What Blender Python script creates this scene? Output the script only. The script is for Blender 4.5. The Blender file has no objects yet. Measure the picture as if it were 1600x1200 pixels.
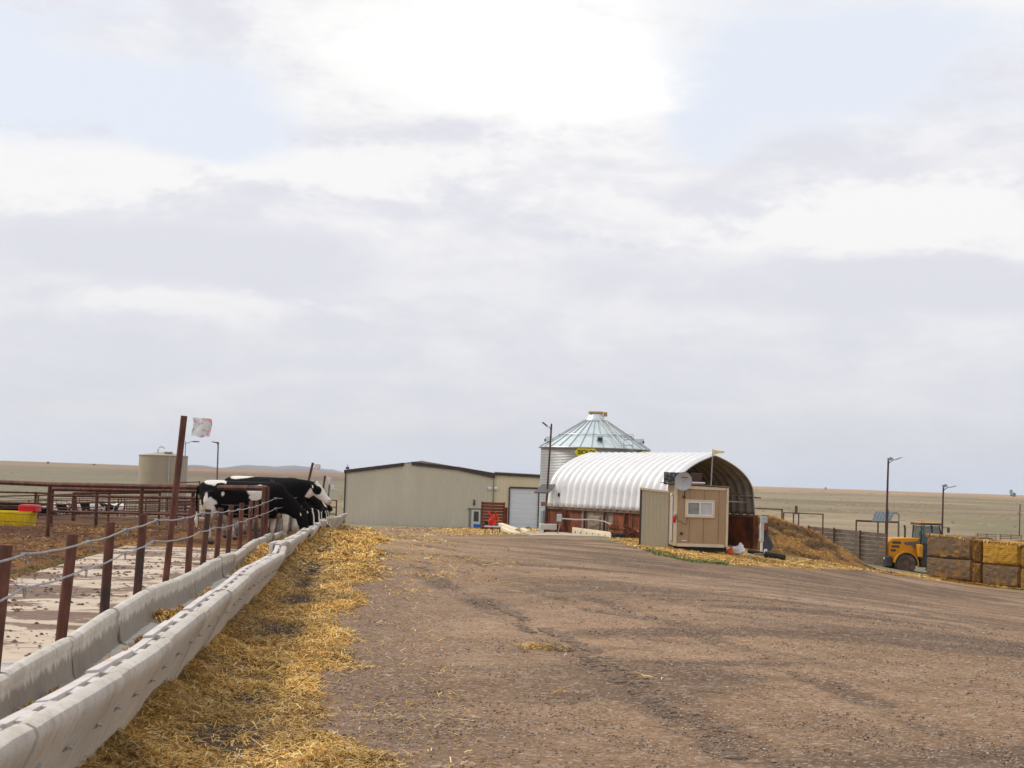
import bpy, math, random
import numpy as np
from mathutils import Vector, Matrix, Euler
R = math.radians
rnd = random.Random(7)
rs = np.random.RandomState(11)
sc = bpy.context.scene
col = sc.collection

# ------------------------------------------------------------------ camera
F = 2700.0; ROLL = R(1.8); PITCH = R(3.2414)
EYE = 1.85                                    # eye height; near ground is about z = 0
cd = bpy.data.cameras.new('camera'); cam = bpy.data.objects.new('camera', cd); col.objects.link(cam)
cd.sensor_width = 36; cd.lens = F / 1600 * 36; cd.clip_start = 0.1; cd.clip_end = 40000
cam.location = (0, 0, EYE)
cam.rotation_euler = (Matrix.Rotation(R(90) + PITCH, 4, 'X') @ Matrix.Rotation(ROLL, 4, 'Z')).to_euler()
cd.dof.use_dof = True; cd.dof.focus_distance = 24; cd.dof.aperture_fstop = 8
sc.camera = cam

def ray(px, py):
    dx = px - 800; dy = py - 600
    u = dx * math.cos(ROLL) + dy * math.sin(ROLL); v = -dx * math.sin(ROLL) + dy * math.cos(ROLL)
    y = F * math.cos(PITCH) + v * math.sin(PITCH); z = F * math.sin(PITCH) - v * math.cos(PITCH)
    return u / y, z / y
def at(px, py, Y):                            # photograph pixel at forward distance Y -> point of the place
    a, b = ray(px, py); return Vector((a * Y, Y, EYE + b * Y))

# ------------------------------------------------------------------ world and sun
SUN_EL, SUN_AZ = 48.0, -75.0                  # azimuth from +Y, clockwise positive: the sun stands to the left
w = bpy.data.worlds.new('World'); sc.world = w; w.use_nodes = True
nt = w.node_tree; nt.nodes.clear()
def N(t, **k):
    n = nt.nodes.new(t)
    for a, b in k.items(): setattr(n, a, b)
    return n
def lk(a, b): nt.links.new(a, b)
def mth(op, a, b=None, clamp=False):
    n = N('ShaderNodeMath', operation=op); n.use_clamp = clamp
    for i, v in enumerate((a, b)):
        if v is None: continue
        if isinstance(v, (int, float)): n.inputs[i].default_value = v
        else: lk(v, n.inputs[i])
    return n.outputs[0]
def sstep(v, lo, hi):
    n = N('ShaderNodeMapRange', interpolation_type='SMOOTHSTEP'); lk(v, n.inputs[0])
    n.inputs[1].default_value = lo; n.inputs[2].default_value = hi; return n.outputs[0]
def mixc(f, a, b):
    n = N('ShaderNodeMix', data_type='RGBA')
    for i, v in ((0, f), (6, a), (7, b)):
        if isinstance(v, (int, float)): n.inputs[i].default_value = v
        elif isinstance(v, tuple): n.inputs[i].default_value = (*v, 1)
        else: lk(v, n.inputs[i])
    return n.outputs[2]
sky = N('ShaderNodeTexSky', sky_type='NISHITA'); sky.sun_disc = False
sky.sun_elevation = R(SUN_EL); sky.sun_rotation = R(SUN_AZ); sky.altitude = 1500; sky.dust_density = 2
tc = N('ShaderNodeTexCoord'); D = tc.outputs['Generated']
sep = N('ShaderNodeSeparateXYZ'); lk(D, sep.inputs[0])
dX, dY, dZ = sep.outputs
az = mth('ARCTAN2', dX, dY)                   # compass bearing, radians
el = mth('ARCSINE', dZ)
def noise(scale, zs, detail=5, rough=0.55, dist=0.0, off=0.0):
    m = N('ShaderNodeMapping'); m.inputs['Scale'].default_value = (scale, scale, scale * zs)
    m.inputs['Location'].default_value = (off, off * .7, off * 1.3); lk(D, m.inputs[0])
    n = N('ShaderNodeTexNoise'); n.inputs['Scale'].default_value = 1; n.inputs['Detail'].default_value = detail
    n.inputs['Roughness'].default_value = rough; n.inputs['Distortion'].default_value = dist
    lk(m.outputs[0], n.inputs['Vector']); return n.outputs[0]
nbig = noise(5, 2.6, 6, 0.55, 0.3, 3.1); nmed = noise(13, 2.4, 6, 0.6, 0.2, 8.7); nlow = noise(7, 3.4, 7, 0.58, 0.5, 1.7)
nfin = noise(38, 2.2, 5, 0.65, 0.2, 4.4)
pert = mth('ADD', mth('MULTIPLY', mth('SUBTRACT', nfin, .5), .7), mth('ADD', mth('MULTIPLY', mth('SUBTRACT', nbig, .5), 1.5), mth('MULTIPLY', mth('SUBTRACT', nmed, .5), 1.4)))
def blob(px, py, wx, wy, amp=1.0):            # a soft elliptic bank of cloud (or a gap) at a fixed bearing of the sky
    a, b = ray(px, py); a0 = math.atan(a); e0 = math.atan(b * math.cos(a0))
    q = mth('POWER', mth('ABSOLUTE', mth('DIVIDE', mth('SUBTRACT', az, a0), wx / F)), 2.0)
    r = mth('POWER', mth('ABSOLUTE', mth('DIVIDE', mth('SUBTRACT', el, e0), wy / F)), 2.0)
    d = mth('SQRT', mth('ADD', q, r))
    return mth('ADD', mth('SUBTRACT', 1.0, d), mth('MULTIPLY', pert, amp))
def union(*v):
    o = v[0]
    for x in v[1:]: o = mth('MAXIMUM', o, x)
    return o
gapL = sstep(union(blob(120, 110, 360, 130, .8), blob(330, 200, 190, 62, .6)), -.05, .45)
gapR = sstep(union(blob(1290, 90, 350, 150, .9), blob(1110, 200, 95, 75, .9)), -.15, .55)
cum = sstep(union(blob(810, 95, 250, 135, .8), blob(930, 150, 110, 90, 1.3)), -.2, .4)
thin = sstep(union(blob(1460, 235, 330, 60, .9), blob(280, 60, 260, 50, .8)), -.1, .7)
gap = mth('MULTIPLY', mth('MULTIPLY', mth('MAXIMUM', gapL, gapR), mth('SUBTRACT', 1.0, cum)), mth('SUBTRACT', 1.0, mth('MULTIPLY', thin, .85)))
high = sstep(el, .45, .9)                     # above the picture: broken cloud
gap = mth('MAXIMUM', gap, mth('MULTIPLY', high, mth('MULTIPLY', sstep(nbig, .5, .7), .5)), True)
white = union(sstep(blob(780, 80, 380, 150, .6), -.3, .5), sstep(blob(110, 262, 300, 62, 1.2), -.1, .6),
              sstep(blob(520, 268, 280, 66, 1.2), -.1, .6), mth('MULTIPLY', sstep(blob(1400, 335, 300, 66, 1.2), -.1, .6), .8),
              mth('MULTIPLY', sstep(blob(260, 470, 260, 24, 1.6), -.1, .7), .55), mth('MULTIPLY', sstep(blob(960, 330, 200, 45, 1.6), -.1, .7), .45))
grey = sstep(union(blob(760, 205, 260, 34, .7), blob(300, 400, 420, 52, .9), blob(1280, 450, 480, 48, .8)), -.2, .8)
und = mth('ADD', mth('MULTIPLY', nlow, .5), mth('ADD', mth('MULTIPLY', nmed, .32), mth('MULTIPLY', nfin, .18)))
und = sstep(mth('ADD', und, mth('SUBTRACT', mth('MULTIPLY', white, .17), mth('MULTIPLY', grey, .13))), .38, .66)
ctop = mixc(sstep(el, .02, .20), (0.70, 0.708, 0.765), (0.715, 0.722, 0.785))
cl = mixc(mth('MULTIPLY', und, mth('ADD', .42, mth('MULTIPLY', sstep(el, .04, .16), .5))), ctop, (0.915, 0.905, 0.902))
cl = mixc(mth('MULTIPLY', mth('MULTIPLY', white, und), .6), cl, (.90, .893, .885))
cl = mixc(mth('MULTIPLY', mth('MULTIPLY', sstep(blob(800, 90, 330, 130, .7), -.2, .6), und), .85), cl, (1.03, 1.02, 1.0))
lowblue = mth('MULTIPLY', sstep(el, .03, -.004), sstep(mth('ADD', az, mth('MULTIPLY', pert, .1)), -.45, .25))
cl = mixc(mth('MULTIPLY', lowblue, .6), cl, (0.56, 0.645, 0.78))
SKY = 0.10
sc_ = N('ShaderNodeVectorMath', operation='SCALE'); lk(cl, sc_.inputs[0]); sc_.inputs['Scale'].default_value = 1 / SKY
skyc = mixc(0.88, sky.outputs[0], (8.2, 8.55, 9.3))   # high thin veil over the blue
fin = mixc(gap, sc_.outputs[0], skyc)
bg = N('ShaderNodeBackground'); bg.inputs['Strength'].default_value = SKY; lk(fin, bg.inputs[0])
wo = N('ShaderNodeOutputWorld'); lk(bg.outputs[0], wo.inputs[0])
sl = bpy.data.lights.new('sun', 'SUN'); so = bpy.data.objects.new('sun', sl); col.objects.link(so)
sl.energy = 2.3; sl.angle = R(11); sl.color = (1, .93, .82)
sd = Vector((math.sin(R(SUN_AZ)) * math.cos(R(SUN_EL)), math.cos(R(SUN_AZ)) * math.cos(R(SUN_EL)), math.sin(R(SUN_EL))))
so.rotation_euler = sd.to_track_quat('Z', 'Y').to_euler(); so.location = (0, 0, 50)
sc.view_settings.view_transform = 'Standard'; sc.view_settings.look = 'None'; sc.view_settings.gamma = 1
sc.view_settings.use_curve_mapping = False; sc.view_settings.exposure = 0.12

# ------------------------------------------------------------------ helpers
def tag(o, label=None, cat=None, group=None, kind=None):
    for k, v in (('label', label), ('category', cat), ('group', group), ('kind', kind)):
        if v: o[k] = v
    return o
def thing(name, loc, label, cat, rz=0.0, group=None):
    o = bpy.data.objects.new(name, None); col.objects.link(o); o.empty_display_size = .3
    o.location = loc; o.rotation_euler = (0, 0, rz); return tag(o, label, cat, group)
def copy_tree(o, parent=None):
    c = o.copy(); col.objects.link(c); c.parent = parent
    for ch in [x for x in o.children]: copy_tree(ch, c)
    return c
class MB:
    def __init__(s): s.v = []; s.f = []
    def add(s, vs, fs):
        n = len(s.v); s.v += [tuple(p) for p in vs]; s.f += [tuple(i + n for i in f) for f in fs]; return s
    def box(s, c, d, rz=0., rx=0., ry=0.):
        m = Euler((rx, ry, rz)).to_matrix(); c = Vector(c)
        vs = [c + m @ Vector((x * d[0] / 2, y * d[1] / 2, z * d[2] / 2)) for x in (-1, 1) for y in (-1, 1) for z in (-1, 1)]
        return s.add(vs, [(0, 1, 3, 2), (4, 6, 7, 5), (0, 4, 5, 1), (2, 3, 7, 6), (0, 2, 6, 4), (1, 5, 7, 3)])
    def bbox(s, c, d, b=.01, rz=0., rx=0., ry=0.):   # box with chamfered edges
        m = Euler((rx, ry, rz)).to_matrix(); c = Vector(c); rings = []
        hx, hy, hz = d[0] / 2, d[1] / 2, d[2] / 2
        def ring(ix, z): 
            a, e = hx - ix, hy - ix; k = b
            return [c + m @ Vector(p) for p in ((-a + k, -e, z), (a - k, -e, z), (a, -e + k, z), (a, e - k, z), (a - k, e, z), (-a + k, e, z), (-a, e - k, z), (-a, -e + k, z))]
        rings = [ring(b, -hz), ring(0, -hz + b), ring(0, hz - b), ring(b, hz)]
        return s.loft(rings)
    def loft(s, rings, caps=True, closed=True):
        n = len(rings[0]); vs = [p for r in rings for p in r]; fs = []
        for i in range(len(rings) - 1):
            for j in range(n if closed else n - 1):
                a = i * n + j; b = i * n + (j + 1) % n
                fs.append((a, b, b + n, a + n))
        if caps: fs += [tuple(range(n - 1, -1, -1)), tuple(range((len(rings) - 1) * n, len(rings) * n))]
        return s.add(vs, fs)
    def cyl(s, p0, p1, r0, r1=None, n=12, caps=True):
        return s.tube([p0, p1], [r0, r0 if r1 is None else r1], n, caps)
    def tube(s, pts, r, n=8, caps=True):
        pts = [Vector(p) for p in pts]
        if not hasattr(r, '__len__'): r = [r] * len(pts)
        rings = []
        for i, p in enumerate(pts):
            t = (pts[min(i + 1, len(pts) - 1)] - pts[max(i - 1, 0)]).normalized()
            up = Vector((0, 0, 1)) if abs(t.z) < .9 else Vector((1, 0, 0))
            a = t.cross(up).normalized(); b = a.cross(t)
            rings.append([p + (a * math.cos(2 * math.pi * k / n) + b * math.sin(2 * math.pi * k / n)) * r[i] for k in range(n)])
        return s.loft(rings, caps)
    def ell(s, c, r, n=10, m=7, rz=0.):           # ellipsoid
        c = Vector(c); mt = Matrix.Rotation(rz, 3, 'Z'); rings = []
        for i in range(1, m):
            th = math.pi * i / m
            rings.append([c + mt @ Vector((r[0] * math.sin(th) * math.cos(2 * math.pi * k / n), r[1] * math.sin(th) * math.sin(2 * math.pi * k / n), -r[2] * math.cos(th))) for k in range(n)])
        return s.loft(rings)
    def prism(s, poly, y0, y1):                    # polygon in x,z pushed along y
        n = len(poly)
        vs = [(x, y0, z) for x, z in poly] + [(x, y1, z) for x, z in poly]
        fs = [(i, (i + 1) % n, (i + 1) % n + n, i + n) for i in range(n)] + [tuple(range(n - 1, -1, -1)), tuple(range(n, 2 * n))]
        return s.add(vs, fs)
    def build(s, name, m, parent=None, smooth=False, world=False, label=None):
        me = bpy.data.meshes.new(name); v = s.v
        if world and parent is not None:
            L = parent.location; v = [(p[0] - L.x, p[1] - L.y, p[2] - L.z) for p in v]
        me.from_pydata(v, [], s.f); me.validate(); me.update()
        o = bpy.data.objects.new(name, me); col.objects.link(o); o.parent = parent
        if m: me.materials.append(m)
        import bmesh
        bm = bmesh.new(); bm.from_mesh(me); bmesh.ops.recalc_face_normals(bm, faces=bm.faces); bm.to_mesh(me); bm.free()
        if smooth:
            me.shade_smooth()
            try: me.set_sharp_from_angle(angle=R(38))
            except Exception: pass
        if label: o['label'] = label
        return o
def fast_mesh(name, V, Fc, m, nper, colr=None, smooth=False):     # numpy mesh, nper = corners per face, colr per vertex
    me = bpy.data.meshes.new(name); nv = len(V); nf = len(Fc)
    me.vertices.add(nv); me.vertices.foreach_set('co', np.asarray(V, np.float32).ravel())
    me.loops.add(nf * nper); me.loops.foreach_set('vertex_index', np.asarray(Fc, np.int32).ravel())
    me.polygons.add(nf); me.polygons.foreach_set('loop_start', np.arange(0, nf * nper, nper, dtype=np.int32))
    try: me.polygons.foreach_set('loop_total', np.full(nf, nper, np.int32))
    except Exception: pass
    me.update(calc_edges=True)
    if colr is not None:
        a = me.attributes.new('Col', 'FLOAT_COLOR', 'POINT'); c = np.ones((nv, 4), np.float32); c[:, :3] = colr; a.data.foreach_set('color', c.ravel())
    if smooth: me.shade_smooth()
    me.materials.append(m)
    o = bpy.data.objects.new(name, me); col.objects.link(o); return o

# ------------------------------------------------------------------ materials
MATS = {}
def newmat(name):
    m = bpy.data.materials.new(name); m.use_nodes = True; MATS[name] = m; return m
class G:                                           # tiny node-graph helper for materials
    def __init__(s, name):
        s.m = newmat(name); s.t = s.m.node_tree; s.b = s.t.nodes['Principled BSDF']; s.tc = s.t.nodes.new('ShaderNodeTexCoord')
    def n(s, t, **k):
        x = s.t.nodes.new(t)
        for a, b in k.items(): setattr(x, a, b)
        return x
    def l(s, a, b): s.t.links.new(a, b)
    def put(s, inp, v):
        if isinstance(v, (int, float)): inp.default_value = v
        elif isinstance(v, tuple): inp.default_value = (*v, 1) if len(v) == 3 and inp.type == 'RGBA' else v
        else: s.l(v, inp)
    def noise(s, scale=5., detail=4., rough=.6, vec=None, sc3=(1, 1, 1), out=0, dist=0.):
        mp = s.n('ShaderNodeMapping'); mp.inputs['Scale'].default_value = sc3; s.l(vec or s.tc.outputs['Object'], mp.inputs[0])
        x = s.n('ShaderNodeTexNoise'); x.inputs['Scale'].default_value = scale; x.inputs['Detail'].default_value = detail
        x.inputs['Roughness'].default_value = rough; x.inputs['Distortion'].default_value = dist; s.l(mp.outputs[0], x.inputs['Vector']); return x.outputs[out]
    def ramp(s, v, lo, hi, a=0., b=1.):
        x = s.n('ShaderNodeMapRange'); x.clamp = True; s.l(v, x.inputs[0])
        for i, q in enumerate((lo, hi, a, b)): x.inputs[i + 1].default_value = q
        return x.outputs[0]
    def mix(s, f, a, b, bt='MIX'):
        x = s.n('ShaderNodeMix', data_type='RGBA', blend_type=bt); s.put(x.inputs[0], f); s.put(x.inputs[6], a); s.put(x.inputs[7], b); return x.outputs[2]
    def mul(s, a, b):
        x = s.n('ShaderNodeMath', operation='MULTIPLY'); s.put(x.inputs[0], a); s.put(x.inputs[1], b); return x.outputs[0]
    def attr(s, name, o='Color'):
        x = s.n('ShaderNodeAttribute'); x.attribute_name = name; return x.outputs[o]
    def bump(s, h, strength=.3, dist=.02):
        x = s.n('ShaderNodeBump'); x.inputs['Strength'].default_value = strength; x.inputs['Distance'].default_value = dist
        s.l(h, x.inputs['Height']); s.l(x.outputs[0], s.b.inputs['Normal'])
    def fin(s, c, rough=.8, metal=0., spec=.3):
        s.put(s.b.inputs['Base Color'], c); s.put(s.b.inputs['Roughness'], rough); s.put(s.b.inputs['Metallic'], metal)
        s.b.inputs['Specular IOR Level'].default_value = spec; return s.m
def simple(name, c, rough=.7, metal=0., var=.25, scale=6., spec=.3, dirt=None, damt=.5, bump=0., sc3=(1, 1, 1)):
    g = G(name); nz = g.noise(scale, 5, .6, sc3=sc3)
    a = tuple(x * (1 - var) for x in c); b = tuple(min(1, x * (1 + var)) for x in c)
    cc = g.mix(g.ramp(nz, .3, .7), a, b)
    if dirt:
        n2 = g.noise(scale * .35, 6, .65, sc3=sc3); cc = g.mix(g.ramp(n2, .48, .66, 0, damt), cc, dirt)
    if bump: g.bump(nz, bump, .01)
    return g.fin(cc, rough, metal, spec)
rust = simple('rusty_pipe', (.125, .050, .033), .75, .1, .5, 9, dirt=(.035, .027, .026), damt=.95, bump=.3, sc3=(1, 1, .35))
rust_far = simple('rusty_pipe_far', (.10, .042, .034), .8, 0, .3, 2)
rust_sheet = simple('rusted_steel_sheet', (.20, .06, .025), .75, .1, .5, 2.2, dirt=(.055, .024, .018), damt=.9, bump=.2)
concrete = None
cable_m = simple('galvanised_cable', (.27, .27, .275), .5, .5, .3, 20)
steel_m = simple('galvanised_steel', (.5, .53, .54), .42, .75, .15, 3)
tan_m = None
white_p = simple('white_paint', (.74, .75, .76), .5, 0, .05, 1.5)
black_m = simple('black_rubber', (.018, .018, .02), .75, 0, .3, 12)
dark_m = simple('dark_trim', (.06, .045, .04), .6, 0, .2, 3)
glass_m = simple('dark_glass', (.03, .045, .05), .08, 0, .2, 1.5, spec=.8)
wood_m = simple('weathered_wood', (.27, .20, .15), .85, 0, .35, 6, dirt=(.12, .085, .06), damt=.7, bump=.3, sc3=(.3, .3, 2))
cream_m = simple('cream_trim', (.66, .55, .40), .65, 0, .08, 3)
yellow_m = simple('yellow_plastic', (.80, .60, .01), .4, 0, .08, 3, dirt=(.45, .30, .05), damt=.35)
red_m = simple('red_plastic', (.62, .012, .016), .4, 0, .12, 3)
blue_m = simple('blue_plastic', (.02, .10, .42), .45, 0, .1, 3)
# ------------------------------------------------------------------ terrain
def _h(ix, iy, s):
    n = (ix.astype(np.int64) * 374761393 + iy.astype(np.int64) * 668265263 + s * 974711) & 0xffffffff
    n = ((n ^ (n >> 13)) * 1274126177) & 0xffffffff; n = (n ^ (n >> 16)) & 0xffff
    return n / 65535.0
def vn(x, y, s=0):
    ix = np.floor(x); iy = np.floor(y); fx = x - ix; fy = y - iy
    fx = fx * fx * (3 - 2 * fx); fy = fy * fy * (3 - 2 * fy)
    a = _h(ix, iy, s); b = _h(ix + 1, iy, s); c = _h(ix, iy + 1, s); d = _h(ix + 1, iy + 1, s)
    return (a + (b - a) * fx) * (1 - fy) + (c + (d - c) * fx) * fy
def fbm(x, y, s=0, o=4):
    x = np.asarray(x, float); y = np.asarray(y, float); t = 0; a = .5; k = 1.
    for i in range(o): t = t + a * vn(x * k + 17.3 * i, y * k - 9.1 * i, s + i); a *= .5; k *= 2.03
    return t / (1 - .5 ** o)
def sm(v, lo, hi):
    t = np.clip((v - lo) / (hi - lo), 0, 1); return t * t * (3 - 2 * t)
_py = np.array([0, 30, 45, 60, 80, 110, 140, 180, 300, 500, 1000, 1700, 2600, 4500, 9000.])
_pz = np.array([-1.85, -1.87, -1.98, -2.15, -2.65, -3.45, -4.2, -4.8, -5.9, -5.6, -2.2, 2.6, 5.2, 5.5, -25])
_lg = np.log(_py + 15)
_gt = np.linspace(_lg[0], _lg[-1], 900); _gz = np.interp(_gt, _lg, _pz)
_k = np.hanning(41); _k /= _k.sum(); _gz = np.convolve(np.pad(_gz, 20, 'edge'), _k, 'valid')
def P(Y): return np.interp(np.log(np.maximum(Y, 0) + 15), _gt, _gz)
def wc(x, Y):
    Yc = np.maximum(Y, 0) + 15; return np.clip(x / Yc, -1.2, 1.2), np.log(Yc)
_cp = []                                           # ground readings: pixel, distance
for px, py, Y in ((350, 852, 43), (200, 846, 45), (50, 843, 48), (50, 823, 62), (120, 812, 140), (300, 814, 140), (470, 821, 140), (0, 797, 260), (200, 797, 230),
                  (540, 818, 180), (700, 824, 178), (843, 825, 180), (855, 828, 90), (1000, 843, 83), (1095, 858, 73), (1180, 860, 82), (1030, 856, 72),
                  (1260, 872, 86), (1385, 886, 95), (1410, 898, 114), (1446, 903, 108), (1600, 923, 102), (1560, 923, 90), (1600, 938, 80), (1280, 843, 150), (1400, 852, 150), (650, 833, 110), (800, 833, 120), (700, 828, 150), (560, 838, 90), (850, 829, 150), (1050, 836, 125),
                  (930, 831, 120), (940, 840, 84), (770, 836, 95), (830, 833, 100), (1250, 890, 74), (1330, 897, 78), (1440, 915, 80), (1240, 905, 60), (1420, 925, 58), (1600, 960, 55),
                  (1100, 900, 45), (1300, 930, 40), (1500, 965, 38)):
    p = at(px, py, Y); _cp.append((p.x, p.y, p.z - EYE))
for x, Y, z in ((-3.0, 20, -1.86), (-4.5, 38, -1.80), (-6, 62, -2.05), (-10, 110, -3.1), (50, 180, -5.7), (0, 12, -1.85), (5, 12, -1.85), (-6, 10, -1.9), (5, 25, -1.86), (14, 25, -1.95), (-10, 28, -1.85), (0, 20, -1.86), (4.5, 18, -1.86), (44, 185, -5.2), (54, 150, -5.2),
                (0, 45, -2.0), (-60, 60, -2.3), (60, 60, -3.2), (-60, 140, -4.3), (90, 140, -5.5)):
    _cp.append((x, Y, z))
_cp = np.array(_cp); _ca, _cv = wc(_cp[:, 0], _cp[:, 1]); _cr = _cp[:, 2] - P(_cp[:, 1])
SA, SV = .13, .30
def _K(a, v, A, V): return np.exp(-.5 * (((a[..., None] - A) / SA) ** 2 + ((v[..., None] - V) / SV) ** 2))
_W = np.linalg.solve(_K(_ca, _cv, _ca, _cv) + .006 * np.eye(len(_ca)), _cr)
BB = -.0803
def lat(x, Y): return BB * Y - x                    # distance left of the sight line that runs along the feed bunks
def Hn(x, Y):
    x = np.asarray(x, float); Y = np.asarray(Y, float); a, v = wc(x, Y)
    z = P(Y) + (_K(a, v, _ca, _cv) @ _W)
    r = np.hypot(x, Y)
    z = z + (fbm(x / 900, Y / 1400, 5, 4) - .5) * 9 * sm(r, 600, 2200) + sm(-x, 250, 1400) * sm(Y, 900, 2200) * 5.5
    z = z + (fbm(x / 3., Y / 3., 9, 4) - .5) * .10 * sm(r, 3, 20) * (1 - sm(r, 150, 400))
    l = lat(x, Y)
    ridge = np.exp(-((l - 1.62) / .3) ** 2) * (.06 + .22 * fbm(x * .9, Y * .9, 21, 3)) * sm(Y, 3, 8) * (1 - sm(Y, 100, 115))
    pen = sm(l, 3.2, 6.5) * (1 - sm(Y, 60, 130)) * (fbm(x / 1.3, Y / 1.3, 31, 4) - .42) * .34 * sm(Y, 14, 30)
    return z + ridge + pen + EYE
def H(x, Y): return float(Hn(np.array([x]), np.array([Y]))[0])
def onto(px, py, Y0=8, Y1=3000):                    # where the sight line of a pixel meets the ground
    a, b = ray(px, py); t = np.exp(np.linspace(math.log(Y0), math.log(Y1), 1500))
    d = EYE + b * t - Hn(a * t, t); i = int(np.argmax(d < 0)) if (d < 0).any() else len(t) - 1
    return Vector((a * t[i], t[i], float(Hn(np.array([a * t[i]]), np.array([t[i]]))[0])))
def on(px, py, Y):                                  # ground point straight under a pixel column at a chosen distance
    p = at(px, py, Y); return Vector((p.x, p.y, H(p.x, p.y)))

def dist_poly(x, Y, pts):                           # distance to a polyline in plan, and position along it
    d = np.full(x.shape, 1e9); s = np.zeros(x.shape); acc = 0
    for (x0, y0), (x1, y1) in zip(pts[:-1], pts[1:]):
        L = math.hypot(x1 - x0, y1 - y0); t = np.clip(((x - x0) * (x1 - x0) + (Y - y0) * (y1 - y0)) / L / L, 0, 1)
        q = np.hypot(x - x0 - t * (x1 - x0), Y - y0 - t * (y1 - y0)); m = q < d
        d = np.where(m, q, d); s = np.where(m, acc + t * L, s); acc += L
    return d, s
def gp(*pix): return [tuple(onto(*p)[:2]) for p in pix]
TRACKS = [(gp((600, 862), (650, 885), (700, 918), (770, 950), (850, 990), (930, 1025), (1000, 1070), (1100, 1132), (1180, 1190)), .27, .8),
          (gp((760, 880), (880, 905), (1010, 930), (1130, 960), (1280, 985), (1420, 1010), (1600, 1040)), .2, .55),
          (gp((780, 925), (900, 930), (1000, 945), (1090, 970)), .2, .6),
          (gp((830, 905), (960, 902), (1080, 922), (1200, 925), (1330, 945)), .22, .5),
          (gp((1150, 950), (1300, 958), (1430, 975), (1600, 985)), .24, .8),
          (gp((1000, 1000), (1150, 1010), (1300, 1040), (1500, 1075)), .16, .4),
          (gp((640, 850), (720, 862), (800, 872), (900, 880), (1040, 890)), .3, .6),
          (gp((700, 843), (800, 860), (930, 872), (1100, 890), (1300, 905)), .4, .5),
          (gp((860, 1010), (960, 1075), (1080, 1150)), .16, .5)]
GEDGE = [tuple(on(px, py, Y)[:2]) for px, py, Y in ((550, 820, 150), (640, 823, 172), (740, 828, 165), (760, 838, 88), (820, 838, 86), (880, 840, 80), (950, 846, 77), (1010, 862, 68), (1080, 878, 62), (1160, 884, 64), (1260, 890, 72), (1380, 896, 88), (1440, 908, 102), (1600, 928, 96), (1800, 960, 92))]
_gx = np.array([p[0] for p in GEDGE]); _gy = np.array([p[1] for p in GEDGE])
def offs(pts, o):
    r = []
    for i, p in enumerate(pts):
        a, b = pts[max(0, i - 1)], pts[min(len(pts) - 1, i + 1)]; L = math.hypot(b[0] - a[0], b[1] - a[1]); r.append((p[0] + (b[1] - a[1]) / L * o, p[1] - (b[0] - a[0]) / L * o))
    return r
TRACKS += [(offs(TRACKS[0][0], -1.9), .2, .75), (offs(TRACKS[1][0], 1.8), .17, .75), (offs(TRACKS[3][0], 1.8), .17, .7), (offs(TRACKS[4][0], -1.8), .17, .8), (offs(TRACKS[7][0], 2.0), .24, .75)]
def zones(x, Y):
    l = lat(x, Y); a = x / np.maximum(Y, 1)
    # yard: road side of the bunks, nearer than its far edge (edge given as distance over bearing)
    o = np.argsort(_gx / _gy); ye = np.interp(a, (_gx / _gy)[o], _gy[o])
    n = (fbm(x / 2.2, Y / 2.2, 41, 4) - .5)
    g = sm(1.75 - l + n * .2, -.15, .15) * sm(ye - Y + n * np.clip(Y * .08, 0, 6), -1, 1.2)
    pen = sm(l - 1.75, -.1, .1) * (1 - sm(Y, 160, 175)) * (1 - sm(l, 150, 160))
    return g, pen
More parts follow.
